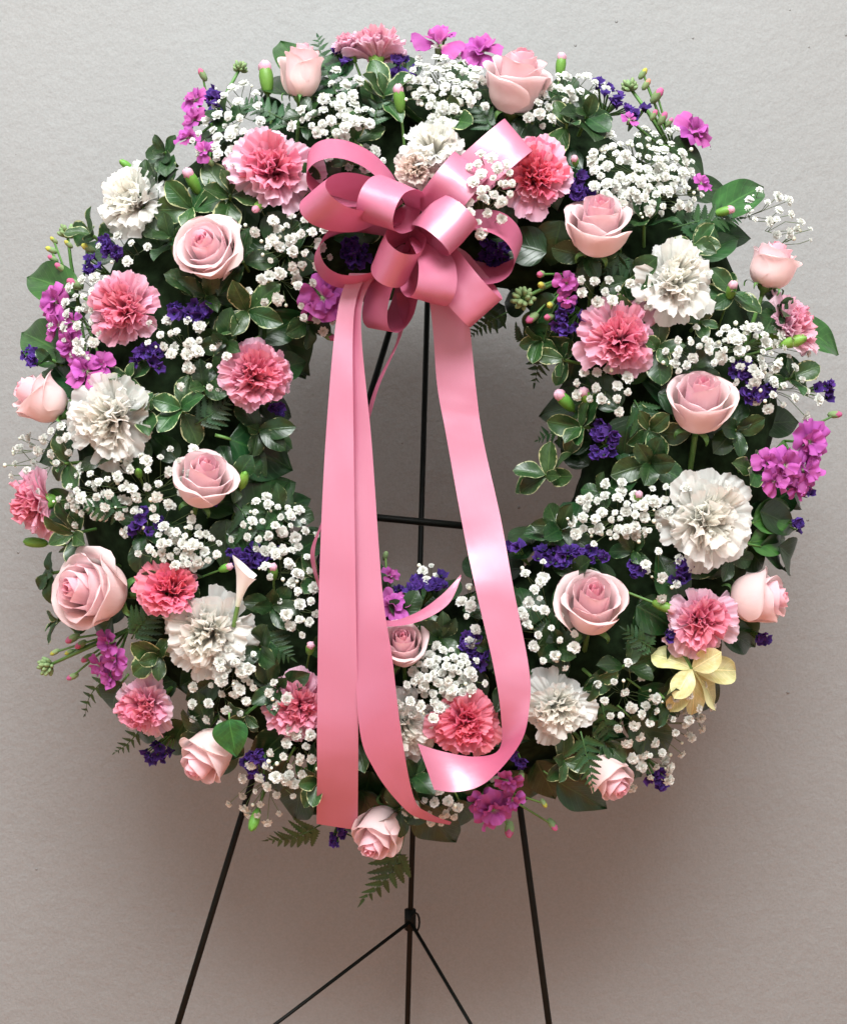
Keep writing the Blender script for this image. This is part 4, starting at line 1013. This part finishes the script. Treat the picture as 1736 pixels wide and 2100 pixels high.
# ------------------------------------------------------------------ satin bow
def build_bow():
    K0 = (861, 461, 215)
    base = P(*K0)
    o = empty('ribbon_bow', base)
    tag(o, 'big pink satin ribbon bow with long tails tied over the hole of the wreath', 'bow')
    WD = 88
    def strip(name, A, B, n=8, m=6):
        """ribbon between two edge lines of (x, y, towards) picture units"""
        A = crom(A, n); B = crom(B, n); v = []; f = []; uv = []
        nA = len(A)
        for i in range(nA):
            for j in range(m + 1):
                t = j / m; q = tuple(a + (b - a) * t for a, b in zip(A[i], B[i]))
                q = (q[0], q[1], q[2] + 3.0 * noise.noise(Vector((A[0][0] * .1, q[1] * .012, t * .8))) + 1.0 * noise.noise(Vector((A[0][0] * .1, q[1] * .05, t * 1.5))))
                v.append(P(*q) - base); uv.append((t, i / nA))
        for i in range(nA - 1):
            for j in range(m):
                a = i * (m + 1) + j; f.append((a, a + 1, a + m + 2, a + m + 1))
        ob = part(name, mesh_from('ribbon_' + name, v, f, M['satin'], None, uv), o)
        return ob
    def loop(K, d, w, L, fat, width=WD, pinch=.42, lo=0.0, hi=1.0, sag=0.0):
        d = Vector(d).normalized(); w = Vector(w); w = (w - d * w.dot(d)).normalized(); n = w.cross(d)
        NS = 52; v = []; f = []; uv = []; m = 8; sv = K[0] * .37 + d[0] * 9
        for i in range(NS + 1):
            ph = 2 * pi * (lo + (hi - lo) * i / NS)
            s = (1 - cos(ph)) / 2
            c = fat * sin(ph) * s ** .35
            ww = width * (pinch + (1 - pinch) * min(1, s / .35) ** .8) * .5
            for j in range(m + 1):
                t = j / m * 2 - 1
                q = Vector(K) + d * (s * L) + n * c + w * (t * ww) + n * (4.0 * noise.noise(Vector((sv, i * .13, t * .7))) + 1.2 * noise.noise(Vector((sv + 5, i * .4, t * 1.6)))) * min(1, s * 3)
                v.append(P(q.x, -q.y, q.z) - base); uv.append((j / m, i / NS))
        for i in range(NS):
            for j in range(m):
                a = i * (m + 1) + j; f.append((a, a + 1, a + m + 2, a + m + 1))
        ob = part('loop', mesh_from('ribbon_loop', v, f, M['satin'], None, uv), o)
        return ob
    #BOW
    def kn(x, y, t): return (x, -y, t)
    loop(kn(822, 400, 200), (-0.92, 0.34, 0.15), (0.22, -0.52, 0.82), 205, 66)                 # upper, hole seen
    loop(kn(815, 424, 215), (-0.72, 0.06, 0.69), (0.70, 0.50, 0.50), 240, 55)                  # outer
    loop(kn(846, 425, 228), (-0.42, 0.05, 0.90), (0.90, -0.32, 0.42), 175, 60)                 # front
    loop(kn(878, 440, 195), (0.72, 0.64, 0.20), (0.62, -0.75, 0.06), 252, 52)                  # raised
    loop(kn(880, 448, 225), (0.52, 0.68, 0.40), (0.70, -0.68, 0.0), 150, 64)
    loop(kn(868, 444, 230), (0.50, -0.20, 0.84), (-0.68, -0.72, 0.2), 145, 55)
    loop(kn(878, 492, 205), (0.97, -0.12, 0.15), (-0.44, -0.44, 0.78), 188, 76)
    loop(kn(850, 500, 205), (-0.96, -0.16, 0.18), (0.68, 0.32, 0.62), 205, 72)
    loop(kn(840, 482, 226), (-0.25, -0.45, 0.85), (-0.42, -0.88, -0.25), 150, 50)
    loop(kn(856, 488, 216), (0.18, -0.72, 0.66), (0.92, -0.34, -0.3), 168, 52)
    loop(kn(874, 492, 206), (0.62, -0.76, 0.25), (-0.56, -0.80, -0.1), 200, 48)
    loop(kn(836, 502, 200), (-0.30, -0.95, 0.10), (0.62, 0.05, 0.80), 184, 42)
    part('knot', MB().lathe([(0, -.5), (.55, -.42), (.9, 0), (.55, .42), (0, .5)], 12).build('ribbon_knot', M['satin']), o, Matrix.Translation(P(865, 472, 205) - base) @ orient((.2, .2, 1)).to_matrix().to_4x4() @ Matrix.Diagonal((30 * S, 34 * S, 50 * S, 1)))
    # tails
    strip('tail', [(716, 560, 236), (690, 650, 236), (667, 910, 236), (654, 1204, 238), (650, 1480, 224), (650, 1590, 185), (649, 1690, 95)],
                  [(752, 560, 240), (725, 650, 240), (725, 910, 241), (729, 1204, 243), (734, 1480, 228), (734, 1597, 185), (733, 1703, 95)])
    strip('tail', [(736, 560, 226), (720, 650, 228), (720, 910, 220), (725, 1204, 228), (735, 1480, 236), (768, 1580, 218), (830, 1660, 178), (872, 1682, 165), (922, 1692, 175)],
                  [(772, 560, 230), (740, 650, 234), (762, 910, 226), (783, 1204, 236), (804, 1350, 243), (822, 1500, 236), (848, 1635, 196), (880, 1668, 190), (925, 1686, 205)])
    strip('tail', [(868, 540, 212), (886, 662, 200), (896, 790, 188), (914, 890, 186), (948, 1078, 204), (974, 1204, 232), (1010, 1360, 246), (1026, 1460, 240), (1024, 1535, 212), (975, 1552, 226), (906, 1541, 250), (856, 1525, 268)],
                  [(945, 540, 212), (962, 662, 200), (976, 800, 188), (990, 900, 186), (1026, 1062, 204), (1052, 1204, 232), (1084, 1370, 248), (1085, 1450, 250), (1066, 1525, 272), (1000, 1602, 284), (941, 1624, 280), (890, 1620, 272)])
    strip('tail', [(812, 600, 190), (815, 690, 190), (770, 790, 160), (735, 900, 130), (690, 1000, 130), (655, 1080, 175), (636, 1140, 190), (655, 1215, 200)],
                  [(845, 600, 195), (822, 690, 240), (778, 790, 230), (745, 900, 205), (700, 1000, 205), (660, 1080, 215), (645, 1140, 225), (660, 1215, 230)])
    strip('tail', [(740, 1235, 205), (790, 1272, 212), (850, 1258, 216), (905, 1220, 218), (945, 1178, 215)],
                  [(735, 1270, 222), (790, 1285, 232), (858, 1275, 236), (918, 1240, 236), (944, 1188, 218)])
build_bow()
